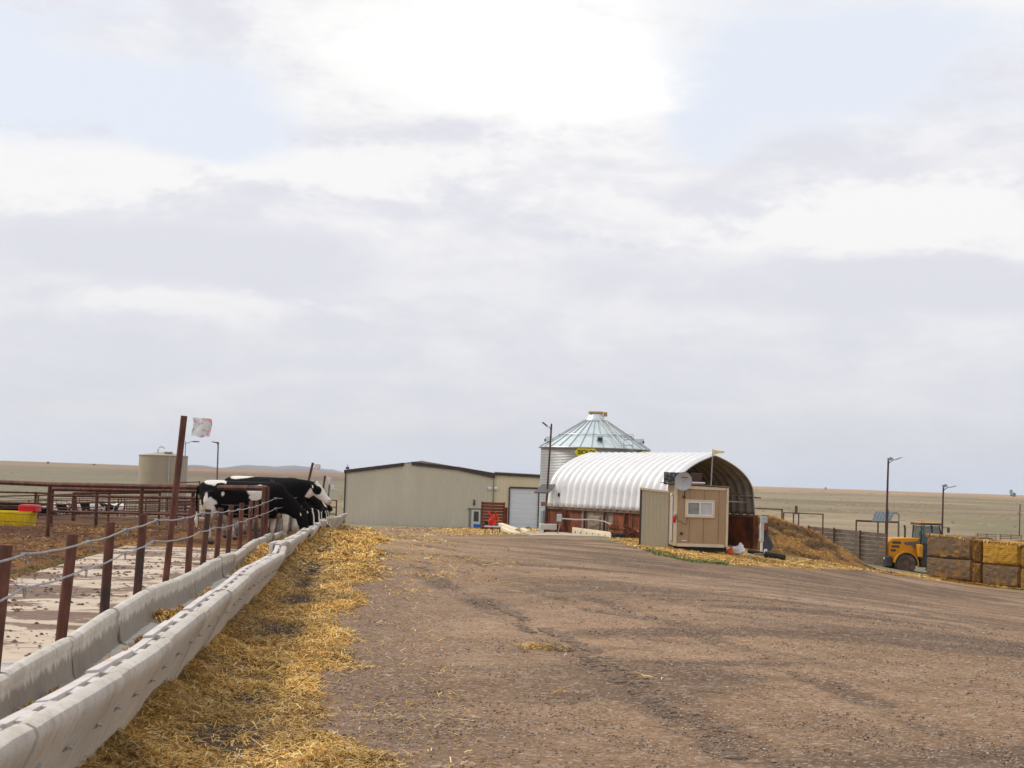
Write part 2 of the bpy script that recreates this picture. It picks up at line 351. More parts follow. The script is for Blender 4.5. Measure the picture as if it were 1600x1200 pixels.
def shade_ground(x, Y):
    l = lat(x, Y); g, pen = zones(x, Y); r = np.hypot(x, Y); a = x / np.maximum(Y, 1)
    n1 = fbm(x / 1.7, Y / 1.7, 51, 4); n2 = fbm(x / 7., Y / 7., 52, 5); n3 = fbm(x / .45, Y / .45, 53, 3)
    n4 = fbm(x / 60., Y / 170., 54, 5); n5 = fbm(x / 260., Y / 500., 55, 5)
    def C(*c): return np.array(c)[None, :] * np.ones((len(x), 1))
    def mx(A, B, t): return A + (B - A) * np.clip(t, 0, 1)[:, None]
    # prairie
    c = mx(C(.275, .220, .145), C(.225, .182, .115), sm(n4, .35, .65))
    c = mx(c, C(.30, .245, .165), sm(n5, .5, .7) * .6)
    n6 = fbm(x / 150., Y / 28., 56, 5); c = c * (1 + (n6 - .5) * .95 * sm(r, 90, 200))[:, None]
    c = mx(c, C(.175, .17, .095), sm(n4 + n5, .92, 1.15) * .6)
    left = sm(-a, .02, .12)
    c = mx(c, C(.175, .162, .112), left * sm(Y, 260, 600) * (.5 + .4 * n5))
    c = mx(c, C(.225, .19, .135), left * sm(Y, 150, 220) * (1 - sm(Y, 300, 520)) * .6)
    c = mx(c, C(.17, .115, .085), sm(a, -.26, -.18) * (1 - sm(a, -.085, -.06)) * sm(Y, 800, 1100) * (1 - sm(Y, 2000, 2400)) * .8)
    c = mx(c, C(.42, .27, .16), sm(Y, 1100, 1700) * (.55 + .45 * sm(n5, .4, .6)) * (1 - left * .45))
    c = mx(c, C(.13, .165, .075), np.exp(-((Y - 185) / 22) ** 2) * sm(a, .12, .15) * .7)
    grav = np.zeros(len(x))
    # pen: manure and trodden straw
    cp = mx(C(.125, .062, .034), C(.255, .135, .055), sm(n2 * .6 + n1 * .4, .42, .58))
    cp = mx(cp, C(.34, .21, .085), sm(n1 * .55 + n3 * .45, .5, .66) * .6)
    cp = mx(cp, C(.06, .036, .024), sm(n2 * .5 + n3 * .5, .54, .66) * .75)
    cp = mx(cp, C(.33, .20, .075), sm(Y, 24, 30) * (1 - sm(Y, 42, 50)) * sm(n1 + n3, .85, 1.1) * .7)
    cp = mx(cp, C(.055, .035, .028), sm(Y, 66, 78) * (1 - sm(Y, 90, 110)) * .4)
    cp = mx(cp, C(.215, .105, .038), sm(Y, 100, 116) * .65)
    cp = mx(cp, C(.09, .13, .045), np.exp(-((l - 5.75) / .22) ** 2) * sm(n1, .45, .6) * sm(Y, 14, 18) * (1 - sm(Y, 34, 40)) * .8)
    c = mx(c, cp * np.array([[.66, .58, .50]]), pen)
    # gravel yard
    cg = mx(C(.315, .208, .127), C(.215, .138, .080), sm(n2 * .6 + fbm(x / 2.6, Y / 5., 58, 4) * .4, .38, .60))
    cg = mx(cg, C(.35, .25, .17), sm(n1, .52, .75) * .5)
    cg = mx(cg, C(.275, .175, .10), sm(fbm(x / 3.5, Y / 9., 57, 4), .46, .66) * .6)
    dk = np.zeros(len(x))
    for pts, wd, k in TRACKS:
        d, s = dist_poly(x, Y, pts); wv = wd * (.8 + .9 * fbm(s / 1.3, s * 0, 61, 3))
        for off in (0,):
            dk = np.maximum(dk, k * (1 - sm(d, wv * .5, wv * 1.3)) * sm(fbm(x / .5, Y / .9, 62, 4) * .6 + fbm(s / 2.5, s * 0 + 4, 63, 2) * .5, .36, .66))
    st = fbm(x / 5. + Y / 9., Y / 1.6 - x / 5., 64, 4)          # scuffed damp streaks
    dk = np.maximum(dk, sm(st, .48, .62) * .8 * sm(x + 2, 0, 4))
    st2 = fbm(x / 9. - Y / 30., Y / 1.1 + x / 8., 65, 4); dk = np.maximum(dk, sm(st2, .50, .64) * .7 * sm(x, 0, 5) * sm(Y, 14, 22))
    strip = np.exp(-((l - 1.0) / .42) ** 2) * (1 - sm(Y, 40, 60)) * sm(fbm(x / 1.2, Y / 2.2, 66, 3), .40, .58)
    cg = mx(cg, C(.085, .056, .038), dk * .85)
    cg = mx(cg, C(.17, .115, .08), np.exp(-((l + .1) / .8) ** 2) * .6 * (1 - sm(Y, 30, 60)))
    se = .15 - .5 * sm(Y, 24, 42) + .25 * sm(Y, 70, 110) + (fbm(x / 1.1, Y / 1.6, 67, 4) - .5) * 1.5
    sw = sm(l - se, 0, .35)
    cs = mx(C(.40, .25, .075), C(.22, .125, .04), sm(n3, .4, .65))
    cg = mx(cg, cs, sw * .85)
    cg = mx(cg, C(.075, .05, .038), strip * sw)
    spill = sm(fbm(x / 2.2, Y / .8, 68, 3), .56, .7) * sm(l, -4.5, -1.) * sm(Y, 34, 45) * (1 - sm(Y, 64, 72))
    cg = mx(cg, C(.37, .25, .10), spill * .8)
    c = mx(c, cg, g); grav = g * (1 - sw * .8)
    # straw litter and grass round the buildings
    o = np.argsort(_gx / _gy); ye = np.interp(a, (_gx / _gy)[o], _gy[o]); dd = Y - ye
    stb = sm(a, .055, .075) * (1 - sm(a, .265, .30)) * sm(dd, -1.5, 2) * (1 - sm(Y, 104, 112)) * sm(n1 * .4 + n2 * .6, .30, .44)
    c = mx(c, mx(C(.46, .29, .10), C(.28, .165, .06), sm(n3, .4, .62)), stb * .9)
    gr = np.exp(-((dd - .8 + (n2 - .5) * 5) / 1.6) ** 2) * sm(a, .075, .09) * (1 - sm(a, .118, .135)) * sm(n1, .42, .56)
    c = mx(c, C(.10, .15, .045), gr * .6)
    ste = np.exp(-((a + .012) / .028) ** 2) * sm(Y, 84, 96) * (1 - sm(Y, 165, 178)) * sm(n2, .3, .46)
    c = mx(c, mx(C(.42, .27, .10), C(.25, .17, .08), sm(n3, .4, .6)), ste * .85)
    return np.clip(c, .01, .9), grav, g, pen

def gmaterial():
    g = G('ground_soil'); cA = g.attr('Col'); gv = g.attr('gravel', 'Fac')
    P_ = g.tc.outputs['Object']
    def vor(scale, feat='F1', out=0):
        x = g.n('ShaderNodeTexVoronoi', feature=feat); x.inputs['Scale'].default_value = scale; g.l(P_, x.inputs['Vector']); return x.outputs[out]
    d1 = g.noise(22, 5, .75); d2 = g.noise(2.2, 6, .7); d3 = g.noise(.35, 5, .7)
    s = g.mix(1., cA, g.mix(g.ramp(d1, .28, .72), (.62, .62, .62), (1.38, 1.38, 1.38)), 'MULTIPLY')
    s = g.mix(1., s, g.mix(g.ramp(d2, .28, .72), (.80, .79, .78), (1.2, 1.2, 1.2)), 'MULTIPLY')
    s = g.mix(1., s, g.mix(g.ramp(d3, .3, .7), (.90, .89, .88), (1.09, 1.09, 1.1)), 'MULTIPLY')
    vc = vor(34, out=1); sh = g.n('ShaderNodeSeparateColor'); g.l(vc, sh.inputs[0])
    big = vor(13, out=1); sb = g.n('ShaderNodeSeparateColor'); g.l(big, sb.inputs[0])
    s = g.mix(g.mul(g.mul(g.ramp(sh.outputs[0], .82, .93), gv), .5), s, (.46, .38, .33))
    s = g.mix(g.mul(g.mul(g.ramp(sh.outputs[1], .84, .95), gv), .6), s, (.09, .065, .055))
    s = g.mix(g.mul(g.mul(g.ramp(sb.outputs[0], .93, .98), gv), .3), s, (.42, .35, .29))
    s = g.mix(g.mul(g.mul(g.ramp(sb.outputs[2], .90, .97), gv), .4), s, (.11, .08, .065))
    h = g.n('ShaderNodeMath', operation='ADD'); g.l(d1, h.inputs[0]); g.l(vor(30), h.inputs[1])
    g.bump(h.outputs[0], .45, .025)
    return g.fin(s, .95, 0, .12)
soil = gmaterial()
th = np.unique(np.concatenate([np.arange(-27, 27.001, .085), np.arange(-180, -27, 2.5), np.arange(27, 180, 2.5)])); th = np.radians(th)
rr = [2.5]
while rr[-1] < 60: rr.append(rr[-1] * 1.0078)
while rr[-1] < 9500: rr.append(rr[-1] * 1.0145)
rr = np.array(rr); nt_, nr = len(th), len(rr)
TX = (rr[:, None] * np.sin(th)[None]).ravel(); TY = (rr[:, None] * np.cos(th)[None]).ravel()
TZ = np.concatenate([Hn(TX[i:i + 60000], TY[i:i + 60000]) for i in range(0, len(TX), 60000)])
TC, TG, Tg, Tp = shade_ground(TX, TY)
# gentle relief of the ruts
_rut = np.zeros(len(TX))
for pts, wd, k in TRACKS:
    m = (np.hypot(TX, TY) < 90) & (Tg > .3); d, s = dist_poly(TX[m], TY[m], pts); _rut[m] += -.02 * k * np.exp(-(d / (wd * .8)) ** 2) + .012 * k * np.exp(-((d - wd * 1.5) / (wd * .5)) ** 2)
TZ = TZ + _rut * (.5 + fbm(TX / .6, TY / .6, 71, 3))
TZ = TZ + (fbm(TX / .28, TY / .28, 72, 3) - .5) * .022 * (np.hypot(TX, TY) < 60)
ii, jj = np.meshgrid(np.arange(nr - 1), np.arange(nt_), indexing='ij')
j2 = (jj + 1) % nt_
Q = np.stack([ii * nt_ + jj, ii * nt_ + j2, (ii + 1) * nt_ + j2, (ii + 1) * nt_ + jj], -1).reshape(-1, 4)
qg = Tg[Q].mean(1); qp = Tp[Q].mean(1)
cls = np.where(qg > .5, 1, np.where(qp > .5, 2, 0))
def sheet(name, k):
    q = Q[cls == k]; u, inv = np.unique(q, return_inverse=True)
    o = fast_mesh(name, np.stack([TX[u], TY[u], TZ[u]], -1), inv.reshape(-1, 4), soil, 4, TC[u], True)
    a = o.data.attributes.new('gravel', 'FLOAT', 'POINT'); a.data.foreach_set('value', TG[u].astype(np.float32)); o['kind'] = 'structure'; return o
sheet('prairie', 0); sheet('gravel_yard', 1); sheet('corral_dirt', 2)
# centre patch under the camera
u = np.arange(nt_); V0 = np.vstack([np.stack([TX[u], TY[u], TZ[u]], -1), [[0, 0, TZ[u].mean()]]])
o = fast_mesh('ground', V0, np.stack([u, np.roll(u, -1), np.full(nt_, nt_)], -1)[:, ::-1], soil, 3, np.vstack([TC[u], TC[:1]])); o['kind'] = 'structure'

# ------------------------------------------------------------------ far blue hills
hm = simple('far_hill_soil', (.16, .14, .135), .95, 0, .25, .004)
def far_ridge(pts, Y, depth, name='hills'):
    xs = []; n = 60; px0 = pts[0][0]; px1 = pts[-1][0]
    rows = [[], [], [], []]
    for i in range(n + 1):
        px = px0 + (px1 - px0) * i / n; py = np.interp(px, [p[0] for p in pts], [p[1] for p in pts])
        p = at(px, py, Y); z = p.z + (float(fbm(np.array([i * .35]), np.array([Y / 77.]), 5, 3)[0]) - .5) * Y * .0006
        rows[0].append((p.x * .97, Y - depth, -60)); rows[1].append((p.x * .995, Y - depth * .25, z * .75 - 10)); rows[2].append((p.x, Y, z)); rows[3].append((p.x * 1.03, Y + depth, -80))
    m = MB(); m.loft(rows, caps=False, closed=False); o = m.build(name, hm, smooth=True); o['kind'] = 'structure'
far_ridge([(225, 736), (255, 733), (275, 729), (300, 726), (325, 728), (350, 732), (372, 729), (395, 731), (420, 733), (455, 732), (500, 735), (560, 742), (620, 752)], 9200, 900)
far_ridge([(280, 738), (330, 733), (380, 726.5), (430, 729), (460, 727), (520, 734), (560, 744)], 12500, 900)
far_ridge([(1215, 772), (1250, 766), (1290, 764.5), (1340, 765.5), (1400, 769), (1460, 774), (1520, 782)], 9500, 800)
# ------------------------------------------------------------------ loose straw, stones (stuff)
def cmat(name, rough=.85, var=.25, scale=30, spec=.25):
    g = G(name); c = g.attr('Col'); nz = g.noise(scale, 3, .6)
    return g.fin(g.mix(1., c, g.mix(g.ramp(nz, .3, .7), (1 - var,) * 3, (1 + var,) * 3), 'MULTIPLY'), rough, 0, spec)
straw_m = cmat('dry_straw', .7, .15, 8); stone_m = cmat('small_stones', .9, .25, 60, .2)
STRAWC = np.array([(.66, .41, .105), (.53, .30, .06), (.78, .55, .22), (.36, .185, .035), (.20, .10, .028), (.88, .68, .36)])
def blades(cx, cy, cz, ln, wd, lift=.35, pal=None, darkf=None):
    n = len(cx); a = rs.rand(n) * math.pi * 2; e = (rs.rand(n) - .3) * lift
    d = np.stack([np.cos(a) * np.cos(e), np.sin(a) * np.cos(e), np.sin(e)], -1) * (ln / 2)[:, None]
    s = np.stack([-np.sin(a), np.cos(a), (rs.rand(n) - .5) * .8], -1) * (wd / 2)[:, None]
    bend = np.stack([np.zeros(n), np.zeros(n), ln * .12 * rs.rand(n)], -1)
    c = np.stack([cx, cy, cz], -1)
    V = np.stack([c - d - s, c - d + s, c + bend + s, c + bend - s, c + d + s, c + d - s], 1).reshape(-1, 3)
    b = np.arange(n)[:, None] * 6; Fq = np.concatenate([b + np.array([[0, 1, 2, 3]]), b + np.array([[3, 2, 4, 5]])], 0)
    pal = STRAWC if pal is None else pal
    k = rs.choice(len(pal), n, p=[.26, .26, .16, .15, .09, .08] if len(pal) == 6 else None)
    cc = pal[k] * (.8 + .4 * rs.rand(n))[:, None]
    if darkf is not None: cc = cc * darkf[:, None]
    return V, Fq, np.repeat(np.clip(cc, .01, .95), 6, 0)
def emit(name, parts, mat, nper, **tags):
    off = 0; Vs = []; Fs = []; Cs = []
    for V, Fq, c in parts: Vs.append(V); Fs.append(Fq + off); Cs.append(c); off += len(V)
    o = fast_mesh(name, np.vstack(Vs), np.vstack(Fs), mat, nper, np.vstack(Cs)); tag(o, **tags); return o
def strawfield(n, Y0, Y1, pw, lmin, lmax, L0, W0):
    u = rs.rand(n); Y = (Y0 ** (1 - pw) + u * (Y1 ** (1 - pw) - Y0 ** (1 - pw))) ** (1 / (1 - pw))
    l = lmin + (lmax - lmin) * rs.rand(n); x = BB * Y - l
    se = .15 - .5 * sm(Y, 24, 42) + .25 * sm(Y, 70, 110) + (fbm(x / 1.1, Y / 1.6, 67, 4) - .5) * 1.5
    hollow = np.exp(-((l - 1.0) / .42) ** 2) * (1 - sm(Y, 40, 60)) * sm(fbm(x / 1.2, Y / 2.2, 66, 3), .40, .58)
    dens = sm(l - se, -.12, .3) * (.35 + .65 * sm(fbm(x / .5, Y / .8, 81, 3), .36, .56)) * (1 - .93 * hollow) + .012
    k = rs.rand(n) < dens; x, Y, l = x[k], Y[k], l[k]; dens = dens[k]
    sc_l = np.maximum(1, Y / 22.)
    ln = (L0 * (.4 + 1.1 * rs.rand(len(x)))) * sc_l ** .6; wd = W0 * (.6 + .8 * rs.rand(len(x))) * sc_l ** .9
    hp = fbm(x / .22, Y / .3, 82, 3); z = Hn(x, Y) + .005 + (hp * .10 * rs.rand(len(x)) + .015) * np.clip(dens, .2, 1)
    dirty = .72 + .45 * sm(fbm(x / .9, Y / 1.4, 83, 4), .3, .62) - .14 * np.exp(-((l - 1.65) / .3) ** 2)
    return blades(x, Y, z, ln, wd, .8, None, dirty)
emit('straw', [strawfield(190000, 8.5, 32, 1.4, -.9, 1.72, .10, .0055), strawfield(90000, 32, 112, 1.4, -2.6, 1.72, .14, .010)], straw_m, 4, kind='stuff',
     label='loose golden straw strewn along the road side of the feed bunks', cat='straw')
# straw litter by the shed and by the workshop, and stray wisps on the gravel
def litter(n, pts_fn, L0, W0, hz=.05):
    x, Y, dn = pts_fn(n); k = rs.rand(len(x)) < dn; x, Y = x[k], Y[k]
    sc_l = np.maximum(1, Y / 22.)
    return blades(x, Y, Hn(x, Y) + .01 + hz * rs.rand(len(x)), L0 * (.4 + rs.rand(len(x))) * sc_l ** .6, W0 * sc_l ** .9 * (.6 + .8 * rs.rand(len(x))), .7, None, .65 + .5 * sm(fbm(x / .8, Y / .9, 84, 3), .3, .6))
_o = np.argsort(_gx / _gy); _ga = (_gx / _gy)[_o]; _gyy = _gy[_o]
def shedlit(n):
    a = .06 + rs.rand(n) * .19; Y = np.interp(a, _ga, _gyy) - 1 + rs.rand(n) * 12; x = a * Y
    d = Y - np.interp(a, _ga, _gyy); return x, Y, sm(fbm(x / 2.5, Y / 2.5, 85, 3), .34, .52) * sm(d, -1.2, 1.2) * (1 - sm(d, 8, 12))
emit('straw', [litter(26000, shedlit, .10, .007)], straw_m, 4, kind='stuff', label='straw litter lying round the tan shed and the mulch pile', cat='straw')
def woklit(n):
    a = -.07 + rs.rand(n) * .10; Y = 86 + rs.rand(n) * 84; x = a * Y
    return x, Y, np.exp(-((a + .012) / .028) ** 2) * sm(fbm(x / 2.5, Y / 3.5, 86, 3), .36, .52)
emit('straw', [litter(14000, woklit, .12, .008)], straw_m, 4, kind='stuff', label='straw scattered on the ground before the red panel by the workshop', cat='straw')
def wisps(n):
    xs, ys = [], []
    for px, py, s, k in ((848, 1014, .16, 260), (872, 1085, .05, 12), (640, 1102, .05, 8), (720, 1090, .08, 10), (600, 976, .06, 6), (1010, 1060, .06, 8), (700, 1000, .3, 20), (1180, 1010, .3, 12), (650, 900, .6, 160), (620, 925, .5, 80), (700, 875, 1.2, 260)):
        c = onto(px, py); xs.append(c.x + rs.randn(k) * s); ys.append(c.y + rs.randn(k) * s)
    x = np.concatenate(xs); return x, np.concatenate(ys), np.ones(len(x))
emit('straw', [litter(0, wisps, .12, .006, .02)], straw_m, 4, kind='stuff', label='stray wisps of straw on the open gravel', cat='straw')
def penlit(n):
    Y = 18 + 44 * rs.rand(n); l = 5.2 + rs.rand(n) * Y * .22; x = BB * Y - l; return x, Y, sm(fbm(x / 1.7, Y / 1.7, 51, 4) * .55 + fbm(x / .45, Y / .45, 53, 3) * .45, .47, .62) + .04
V_, F_, C_ = litter(40000, penlit, .09, .008, .05); C_ = C_ * np.array([[.52, .40, .30]])
emit('corral_straw', [(V_, F_, C_)], straw_m, 4, kind='stuff', label='trodden brown straw bedding lying in the corral beyond the apron', cat='straw')
def penclods(n):
    Y = 16 + 46 * rs.rand(n); l = 5.4 + rs.rand(n) * Y * .22; x = BB * Y - l; k = fbm(x / 1.2, Y / 1.2, 98, 4) > .5; x, Y = x[k], Y[k]; n = len(x); r = (.02 + .07 * rs.rand(n) ** 2.5)
    O = np.array([(1, 0, 0), (0, 1, 0), (-1, 0, 0), (0, -1, 0), (0, 0, .7), (0, 0, -.2)], float)
    V = O[None] * r[:, None, None] * (.6 + .8 * rs.rand(n, 6, 1)) + np.stack([x, Y, Hn(x, Y)], -1)[:, None]
    T = np.array([(0, 1, 4), (1, 2, 4), (2, 3, 4), (3, 0, 4)]); Fq = (np.arange(n)[:, None, None] * 6 + T[None]).reshape(-1, 3)
    return V.reshape(-1, 3), Fq, np.repeat(np.array([[.105, .055, .03]]) * (.5 + 1.0 * rs.rand(n))[:, None], 6, 0)
emit('manure_clods', [penclods(22000)], cmat('manure', .9, .3, 20), 3, kind='stuff', label='dark dried manure clods covering the corral floor', cat='manure')
def scrub(n):
    Y = 130 * (12 ** rs.rand(n)); a = -.34 + .70 * rs.rand(n); x = a * Y; k = (zones(x, Y)[1] < .5) & (zones(x, Y)[0] < .5) & (fbm(x / 90., Y / 40., 99, 4) > .47); x, Y = x[k], Y[k]; n = len(x)
    r = .16 + .22 * rs.rand(n) * (Y / 250) ** .6; O = np.array([(1, 0, 0), (0, 1, 0), (-1, 0, 0), (0, -1, 0), (0, 0, .9), (0, 0, -.2)], float)
    V = O[None] * r[:, None, None] * (.5 + .9 * rs.rand(n, 6, 1)) * np.array([1.6, 1.6, .6]) + np.stack([x, Y, Hn(x, Y)], -1)[:, None]
    T = np.array([(0, 1, 4), (1, 2, 4), (2, 3, 4), (3, 0, 4)]); Fq = (np.arange(n)[:, None, None] * 6 + T[None]).reshape(-1, 3)
    pal = np.array([(.18, .165, .095), (.22, .19, .11), (.28, .235, .145), (.15, .145, .085)])
    return V.reshape(-1, 3), Fq, np.repeat(pal[rs.choice(4, n)] * (.8 + .4 * rs.rand(n))[:, None], 6, 0)
emit('scrub', [scrub(12000)], cmat('prairie_scrub', .9, .2, 1), 3, kind='stuff', label='low olive and tan scrub clumps scattered over the prairie', cat='scrub')
# grass tufts
GR = np.array([(.10, .17, .04), (.14, .20, .06), (.20, .21, .09), (.07, .12, .03)])
def tufts(n, fn, hgt):
    x, Y = fn(n); e = np.ones(n); a = rs.rand(n) * 6.28; h = hgt * (.4 + rs.rand(n)); w_ = h * .12 * np.maximum(1, Y / 30)
    base = np.stack([x, Y, Hn(x, Y)], -1); s = np.stack([np.cos(a), np.sin(a), a * 0], -1) * w_[:, None]
    tip = base + np.stack([np.cos(a * 3) * h * .5, np.sin(a * 3) * h * .5, h], -1)
    V = np.stack([base - s, base + s, tip], 1).reshape(-1, 3); Fq = (np.arange(n)[:, None] * 3 + np.array([[0, 1, 2]]))
    return V, Fq, np.repeat(GR[rs.choice(4, n)] * (.8 + .4 * rs.rand(n))[:, None], 3, 0)
def gsh(n):
    a = .080 + rs.rand(n) * .048; Y = np.interp(a, _ga, _gyy) + .8 + rs.randn(n) * 1.1; return a * Y, Y
def gap_(n):
    Y = 13 + rs.rand(n) * 25; l = 5.75 + rs.randn(n) * .09; return BB * Y - l, Y
grm = cmat('grass_blades', .8, .2, 10)
emit('grass', [tufts(2600, gsh, .08), tufts(800, gap_, .06)], grm, 3, kind='stuff', label='short green grass at the edge of the gravel by the tan shed', cat='grass')
# stones
def stones(n, Y0, Y1, pw, s0, s1):
    u = rs.rand(n); Y = (Y0 ** (1 - pw) + u * (Y1 ** (1 - pw) - Y0 ** (1 - pw))) ** (1 / (1 - pw)); x = (rs.rand(n) * .52 - .16) * Y
    l = lat(x, Y); k = (l < .9) & (rs.rand(n) < .25 + .75 * sm(fbm(x / 1.3, Y / 1.3, 91, 3), .38, .6)) & (zones(x, Y)[0] > .8); x, Y = x[k], Y[k]; n = len(x)
    r = (s0 + (s1 - s0) * rs.rand(n) ** 2.6); z = Hn(x, Y) + r * .25
    O = np.array([(1, 0, 0), (0, 1, 0), (-1, 0, 0), (0, -1, 0), (0, 0, .6), (0, 0, -.6)], float)
    V = O[None] * r[:, None, None] * (.65 + .7 * rs.rand(n, 6, 1)); a = rs.rand(n) * 6.28; ca, sa = np.cos(a)[:, None], np.sin(a)[:, None]
    V = np.stack([V[..., 0] * ca - V[..., 1] * sa, V[..., 0] * sa + V[..., 1] * ca, V[..., 2]], -1) + np.stack([x, Y, z], -1)[:, None]
    T = np.array([(0, 1, 4), (1, 2, 4), (2, 3, 4), (3, 0, 4), (1, 0, 5), (2, 1, 5), (3, 2, 5), (0, 3, 5)])
    Fq = (np.arange(n)[:, None, None] * 6 + T[None]).reshape(-1, 3)
    pal = np.array([(.40, .33, .28), (.20, .145, .11), (.29, .215, .165), (.11, .08, .065), (.55, .49, .43), (.26, .165, .11)])
    return V.reshape(-1, 3), Fq, np.repeat(pal[rs.choice(6, n, p=[.2, .24, .26, .12, .06, .12])] * (.8 + .4 * rs.rand(n))[:, None], 6, 0)
emit('gravel', [stones(70000, 8, 30, 1.5, .004, .014), stones(5000, 25, 70, 1.3, .010, .025)], stone_m, 3, kind='stuff', label='small loose stones scattered over the gravel yard', cat='gravel')
# clods thrown up by tyres along the ruts
def clods():
    xs, ys, rr_ = [], [], []
    for pts, wd, k in TRACKS:
        for (x0, y0), (x1, y1) in zip(pts[:-1], pts[1:]):
            L = math.hypot(x1 - x0, y1 - y0); n = int(L * 10 * k * min(1, 20 / max(8, y0))); t = rs.rand(n); o_ = rs.randn(n) * wd * .55
            x = x0 + (x1 - x0) * t - (y1 - y0) / L * o_; y = y0 + (y1 - y0) * t + (x1 - x0) / L * o_
            xs.append(x); ys.append(y); rr_.append(.006 + .022 * rs.rand(n) ** 2 * (1 + y / 40))
    x, y, r = map(np.concatenate, (xs, ys, rr_)); n = len(x)
    O = np.array([(1, 0, 0), (.5, .8, 0), (-.5, .9, 0), (-1, 0, 0), (-.5, -.8, 0), (.5, -.9, 0), (.3, .1, .55), (-.3, -.1, .5)], float)
    V = O[None] * r[:, None, None] * (.7 + .6 * rs.rand(n, 8, 1)); V = V + np.stack([x, y, Hn(x, y) - .004], -1)[:, None]
    T = np.array([(0, 1, 6), (1, 2, 6), (2, 7, 6), (2, 3, 7), (3, 4, 7), (4, 5, 7), (5, 6, 7), (5, 0, 6)]); Fq = (np.arange(n)[:, None, None] * 8 + T[None]).reshape(-1, 3)
    return V.reshape(-1, 3), Fq, np.repeat(np.array([[.19, .135, .10]]) * (.6 + .8 * rs.rand(n))[:, None], 8, 0)
emit('dirt_clods', [clods()], stone_m, 3, kind='stuff', label='dark damp dirt clods thrown up along the tyre ruts in the gravel', cat='dirt')
# tread prints in the nearest rut: ridges of pressed soil
def treads():
    m = MB(); pts = TRACKS[0][0]; 
    for (x0, y0), (x1, y1) in zip(pts[3:-1], pts[4:]):
        L = math.hypot(x1 - x0, y1 - y0); n = int(L / .115); ux, uy = (x1 - x0) / L, (y1 - y0) / L; ang = math.atan2(uy, ux)
        for i in range(n):
            t = i * .115
            for side in (-1, 1):
                if rnd.random() < .15 or vn(np.array([t * .8 + 3.1 * y0]), np.array([side * 5.]), 77)[0] < .36: continue
                o_ = side * (.125 + rnd.uniform(-.02, .02)); tt = t + side * .03 + rnd.uniform(-.015, .015); x = x0 + ux * tt - uy * o_; y = y0 + uy * tt + ux * o_
                m.bbox((x, y, H(x, y) - .016), (.05 * rnd.uniform(.7, 1.2), .21 * rnd.uniform(.6, 1.1), .045), .012, ang - side * .5 + rnd.uniform(-.1, .1), rnd.uniform(-.1, .1))
    o = m.build('tread_prints', simple('pressed_soil', (.20, .145, .105), .95, 0, .4, 14)); o['kind'] = 'stuff'; tag(o, 'chevron tread prints pressed into the gravel in the foreground', 'tyre prints')
treads()

# ------------------------------------------------------------------ concrete feeding apron
def conc():
    g = G('concrete'); n1 = g.noise(3, 6, .65); n2 = g.noise(40, 3, .7)
    c = g.mix(g.ramp(n1, .3, .7), (.38, .35, .31), (.53, .50, .455)); c = g.mix(g.ramp(n2, .3, .7, 0, .25), c, (.30, .28, .25)); g.bump(n2, .25, .006); return g.fin(c, .85, 0, .25)
concrete = conc()
def bunkmat():     # concrete trough: pale worn lip, long licked-dark stain below it whose upper edge wavers
    g = G('bunk_concrete'); sp = g.n('ShaderNodeSeparateXYZ'); g.l(g.tc.outputs['Object'], sp.inputs[0])
    n1 = g.noise(2.6, 6, .65); n2 = g.noise(38, 3, .7); st = g.noise(14, 3, .6, sc3=(1, 1, .12)); at_ = g.attr('licked', 'Fac')
    c = g.mix(g.ramp(n1, .3, .7), (.49, .455, .40), (.65, .615, .56)); c = g.mix(g.ramp(n2, .35, .7, 0, .22), c, (.30, .27, .235))
    w1 = g.n('ShaderNodeMath', operation='ADD'); g.l(at_, w1.inputs[0]); g.l(g.ramp(st, .2, .8, -.22, .22), w1.inputs[1])
    c = g.mix(g.ramp(w1.outputs[0], .42, .56, 0, .86), c, g.mix(g.ramp(st, .3, .7), (.17, .15, .125), (.23, .205, .175)))
    tn = g.noise(1.1, 5, .6); c = g.mix(g.ramp(tn, .5, .68, 0, .35), c, (.40, .30, .20)); t2 = g.noise(7, 7, .75); c = g.mix(g.ramp(t2, .54, .68, 0, .55), c, (.27, .20, .145)); t3 = g.noise(9, 4, .65, sc3=(1, 1, .14)); c = g.mix(g.ramp(t3, .55, .72, 0, .4), c, (.24, .205, .17)); t4 = g.noise(60, 2, .5); c = g.mix(g.ramp(t4, .66, .72, 0, .7), c, (.12, .10, .085)); g.bump(n2, .3, .006); return g.fin(c, .75, 0, .3)
bunk_m = bunkmat()
def apron_mat():
    g = G('apron_concrete'); n1 = g.noise(1.2, 6, .65); mn = g.noise(1.0, 7, .62, sc3=(.55, .8, 1), dist=.5); m2 = g.noise(6, 5, .7, sc3=(.8, .9, 1))
    c = g.mix(g.ramp(n1, .3, .7), (.42, .33, .25), (.57, .465, .36))
    c = g.mix(g.ramp(m2, .55, .72, 0, .25), c, (.28, .19, .13))
    a = g.n('ShaderNodeMath', operation='ADD'); g.l(mn, a.inputs[0]); g.l(g.ramp(m2, .3, .7, -.05, .05), a.inputs[1])
    f = g.ramp(a.outputs[0], .495, .525, 0, .95); c = g.mix(f, c, g.mix(g.ramp(m2, .35, .65), (.10, .058, .038), (.20, .12, .08)))
    g.bump(f, .6, .03); wet = g.ramp(g.noise(.8, 4, .6, sc3=(.5, .8, 1)), .60, .64, .85, .12); return g.fin(c, wet, 0, .4)
def strip(name, m, l0, l1, Ys, dz, th_=.12, nl=6):
    b = MB(); rows = []
    for Y in Ys:
        top = []
        for k in range(nl + 1):
            l = l0 + (l1 - l0) * k / nl; x = BB * Y - l; top.append((x, Y, ZA(Y) + dz))
        rows.append(top + [(top[-1][0], Y, top[-1][2] - th_), (top[0][0], Y, top[0][2] - th_)])
    b.loft(rows); return b.build(name, m)
